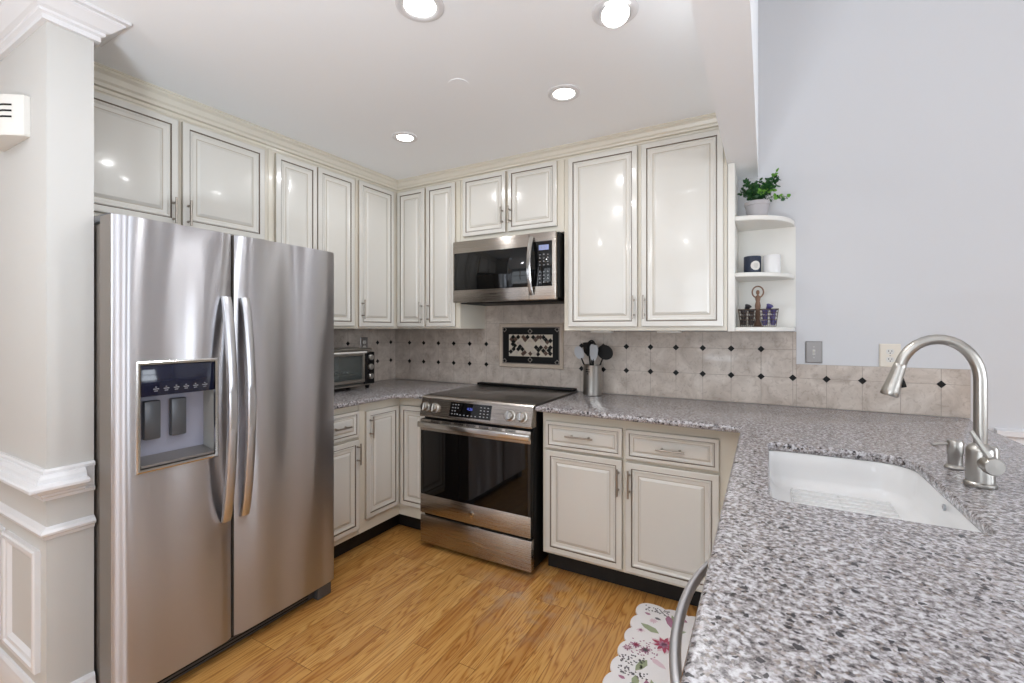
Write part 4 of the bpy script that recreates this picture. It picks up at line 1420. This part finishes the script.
basket('wire_basket', 'left rusty wire basket on the bottom shelf, half hidden by the ornament', 2.576, 2.658, -.215, -.115)
basket('wire_basket', 'right rusty wire basket with purple pods on the bottom shelf', 2.673, 2.757, -.215, -.115)
random.seed(21)
def pod(x, y, z, m, tx, ty):
    mb = MB()
    mb.lathe([(.010, 0), (.014, .020), (.0165, .022), (.0165, .0235), (0, .024)], (0, 0, 0), m, 16, cap1=False)
    bmesh.ops.transform(mb.bm, matrix=Matrix.Translation((x, y, z)) @ Matrix.Rotation(tx, 4, 'X') @ Matrix.Rotation(ty, 4, 'Y'), verts=mb.bm.verts)
    return mb
for k_, (xa, m_, lb, gp) in enumerate(((2.599, PODD, 'small dark foil pod in the left wire basket', 'dark pods in the left basket'), (2.697, POD, 'small purple foil pod in the right wire basket', 'purple pods in the right basket'))):
    for lay, z in enumerate((1.345, 1.372, 1.400)):
        for i in range(2):
            for j in range(2):
                o = pod(xa + i * .036 + lay * .001, -.186 + j * .042, z, m_, random.uniform(-.15, .15), random.uniform(-.15, .15)).build('coffee_pod')
                tag(o, lb, 'pod', gp)
    o = pod(xa + .014, -.165, 1.427, m_, .5, .4).build('coffee_pod'); tag(o, lb, 'pod', gp)
# ornament between the baskets: slim figure with arms closing in a ring overhead
orn = thing('figurine', 'brown carved figure with arms ringed overhead between the wire baskets', 'figurine', (2.665, -.14, 1.335))
mb = MB()
mb.lathe([(.024, 0), (.024, .005), (.016, .010), (.010, .040), (.0105, .085), (.014, .112), (.0095, .134), (.013, .150), (.010, .162), (.0045, .166), (.0045, .170), (.008, .176), (.0085, .184), (.006, .192), (0, .194)], (2.665, -.142, 1.335), WOODB, 24, cap1=False, sy=.7)
mb.build('body', orn, angle=60)
mb = MB()
mb.tube([(2.665 + .026 * math.sin(a) * 1.0, -.142, 1.518 - .030 * math.cos(a)) for a in [math.radians(18 + i * 324 / 24) for i in range(25)]], .0036, WOODB, 8)
mb.build('raised_arms', orn, angle=60)

# ------------------------------------------------------------------ ceiling lights
def can_light(x, y, r, label, tilt=0.0, power=5.2):
    root = thing('recessed_light', label, 'ceiling light', (x, y, H), 'recessed kitchen ceiling lights')
    mb = MB()
    mb.lathe([(r * 1.55, -.0005), (r * 1.55, -.004), (r * 1.42, -.008), (r * 1.08, -.007), (r * 1.02, -.0035)], (x, y, H), TRIM, 40, cap0=False, cap1=False)
    mb.build('trim_ring', root, angle=50)
    ax = Vector((math.sin(tilt) * .45, math.sin(tilt) * -.9, -math.cos(tilt)))
    mb = MB()
    if tilt:
        mb.lathe([(r * 1.02, -.004), (r * 1.00, .014), (r * .92, .018)], (x, y, H), TRIM, 36, ax, cap0=False, cap1=False)
        mb.build('gimbal', root, angle=50)
        mb = MB()
        mb.lathe([(r * .9, .0150), (r * .6, .0165), (0, .017)], (x, y, H), LENS, 36, ax, cap1=False)
    else:
        mb.lathe([(r * 1.01, .0040), (r * .6, .0048), (0, .005)], (x, y, H), LENS, 36, ax, cap1=False)
    mb.build('lens', root)
    d = bpy.data.lights.new('can_lamp', 'AREA')
    d.shape = 'DISK'; d.size = r * 1.8; d.energy = power; d.color = (0.97, 0.98, 1.0)
    o = bpy.data.objects.new('can_lamp', d); COL.objects.link(o)
    o.location = Vector((x, y, H)) + ax * .022
    o.rotation_euler = Vector((0, 0, -1)).rotation_difference(ax).to_euler()
    return root


can_light(.931, -.913, .045, 'round recessed light nearest the inner corner of the cabinets', power=2.4)
can_light(1.895, -.921, .048, 'round recessed light above the microwave side of the kitchen', power=1.6)
can_light(1.693, -1.684, .052, 'round recessed light at the top edge of the picture', power=4)
can_light(2.253, -1.337, .050, 'tilted gimbal recessed light beside the header beam', tilt=.35, power=3)
can_light(.9, -3.3, .05, 'recessed light behind the camera on the left')
can_light(1.9, -3.9, .05, 'recessed light behind the camera in the middle')
mb = MB(); mb.lathe([(.045, -.0003), (.045, -.003), (0, -.0036)], (1.52, -1.22, H), CEIL, 32, cap0=False, cap1=False)
tag(mb.build('ceiling_cover'), 'faint round blank cover plate in the middle of the kitchen ceiling', 'cover plate')

# ------------------------------------------------------------------ added stand that dresses the unseen fill light as a lamp
ul = thing('added_fill_stand', 'low black stand of the added fill light, unseen behind the camera', 'lamp', (2.2, -3.6, 0))
mb = MB(); mb.lathe([(.14, .001), (.14, .015), (.02, .03), (.012, .05)], (2.2, -3.6, 0), BLACK, 28); mb.build('base', ul)
mb = MB(); mb.cyl((2.2, -3.6, .05), (2.2, -3.6, .86), .011, BLACK, 14); mb.build('pole', ul)
mb = MB(); mb.lathe([(.02, .86), (.16, .88), (.215, .94), (.22, .945), (.21, .944), (.15, .89), (0, .872)], (2.2, -3.6, 0), BLACK, 36, cap1=False); mb.build('bowl', ul)

# ------------------------------------------------------------------ rug
rgm = MB()
RX_0, RX_1, RY_0, RY_1 = 2.185, 2.60, -1.75, -.640
out = []
def scal(p, q, n, amp):
    p, q = Vector(p), Vector(q)
    d = (q - p); nn = Vector((d.y, -d.x)).normalized()
    L = []
    for i in range(n * 8):
        t_ = i / (n * 8)
        L.append(p + d * t_ + nn * amp * (abs(math.sin(PI * n * t_)) ** .6))
    return L
out += scal((RX_0, RY_0), (RX_1, RY_0), 4, .016)
out += scal((RX_1, RY_0), (RX_1, RY_1), 11, .016)
out += scal((RX_1, RY_1), (RX_0, RY_1), 4, .016)
out += scal((RX_0, RY_1), (RX_0, RY_0), 11, .018)
cxr, cyr = (RX_0 + RX_1) / 2, (RY_0 + RY_1) / 2
def ins_(k_, z): return [(p.x + (cxr - p.x) * k_ * 2.2, p.y + (cyr - p.y) * k_, z) for p in out]
rgm.rings([ins_(0, .001), ins_(0, .006), ins_(.008, .010), ins_(.03, .0105)], [RUGW, RUGW, RUGW])
def petal(cx, cy, a, ln, wd_, m, z=.0107):
    d = Vector((math.cos(a), math.sin(a), 0)); s_ = Vector((-d.y, d.x, 0)); c0 = Vector((cx, cy, z))
    L = [c0, c0 + d * ln * .3 + s_ * wd_, c0 + d * ln * .7 + s_ * wd_ * .8, c0 + d * ln, c0 + d * ln * .7 - s_ * wd_ * .8, c0 + d * ln * .3 - s_ * wd_]
    rgm.face(L, m)
random.seed(9)
FZ = [0]
def flower(x, y, r, m1, m2):
    FZ[0] += .0009 if r > .03 else 0
    zz = .0109 + (FZ[0] % .0022)
    for i in range(9):
        petal(x, y, i * 2 * PI / 9 + random.random() * .2, r * random.uniform(.8, 1.15), r * .17, m1, zz + .0001 * (i % 3))
    for i in range(7):
        petal(x, y, i * 2 * PI / 7 + .3, r * .5, r * .13, m2, zz + .0006)
for k_ in range(3):
    oy = -k_ * .44
    flower(2.338, -.895 + oy, .064, RUGP, RUGR)
    flower(2.332, -.900 + oy, .050, RUGR, RUGM)
    flower(2.272, -.968 + oy, .026, RUGM, RUGD)
    flower(2.230, -.955 + oy, .022, RUGM, RUGR)
    flower(2.203, -.988 + oy, .020, RUGM, RUGP)
    flower(2.45, -1.06 + oy, .044, RUGR, RUGP)
    flower(2.225, -.85 + oy, .018, RUGP, RUGM)
    flower(2.35, -1.17 + oy, .052, RUGP, RUGP)
    flower(2.26, -.76 + oy, .022, RUGP, RUGP)
    petal(2.300, -.835 + oy, 2.75, .095, .018, RUGG)
    petal(2.34, -.80 + oy, .5, .07, .013, RUGG)
    petal(2.31, -.685 + oy, -1.25, .090, .016, RUGM)
    petal(2.325, -.675 + oy, -1.15, .08, .009, RUGG)
    petal(2.355, -.68 + oy, -.4, .045, .012, RUGM)
    petal(2.29, -1.02 + oy, -1.9, .085, .017, RUGG)
    petal(2.30, -1.00 + oy, -.5, .075, .013, RUGP)
    petal(2.27, -1.12 + oy, -1.4, .08, .014, RUGG)
    petal(2.42, -.74 + oy, .9, .06, .014, RUGM)
    petal(2.24, -.72 + oy, 2.9, .030, .008, RUGM)
    petal(2.26, -.73 + oy, -.2, .030, .008, RUGD)
    for i in range(46):
        petal(2.205 + random.random() * .11, -.675 + random.uniform(-.022, .018) + oy, random.random() * 3, .009, .0034, RUGD)
    for i in range(34):
        petal(2.19 + random.random() * .09, -1.05 + random.uniform(-.03, .03) + oy, random.random() * 3, .012, .0036, RUGD)
    for i in range(30):
        petal(2.20 + random.random() * .12, -.96 + random.uniform(-.05, .05) + oy, random.random() * 3, .009, .0034, RUGM)
tag(rgm.build('floral_rug', fix=False), 'white scalloped rug with pink and crimson flowers on the oak floor', 'rug')
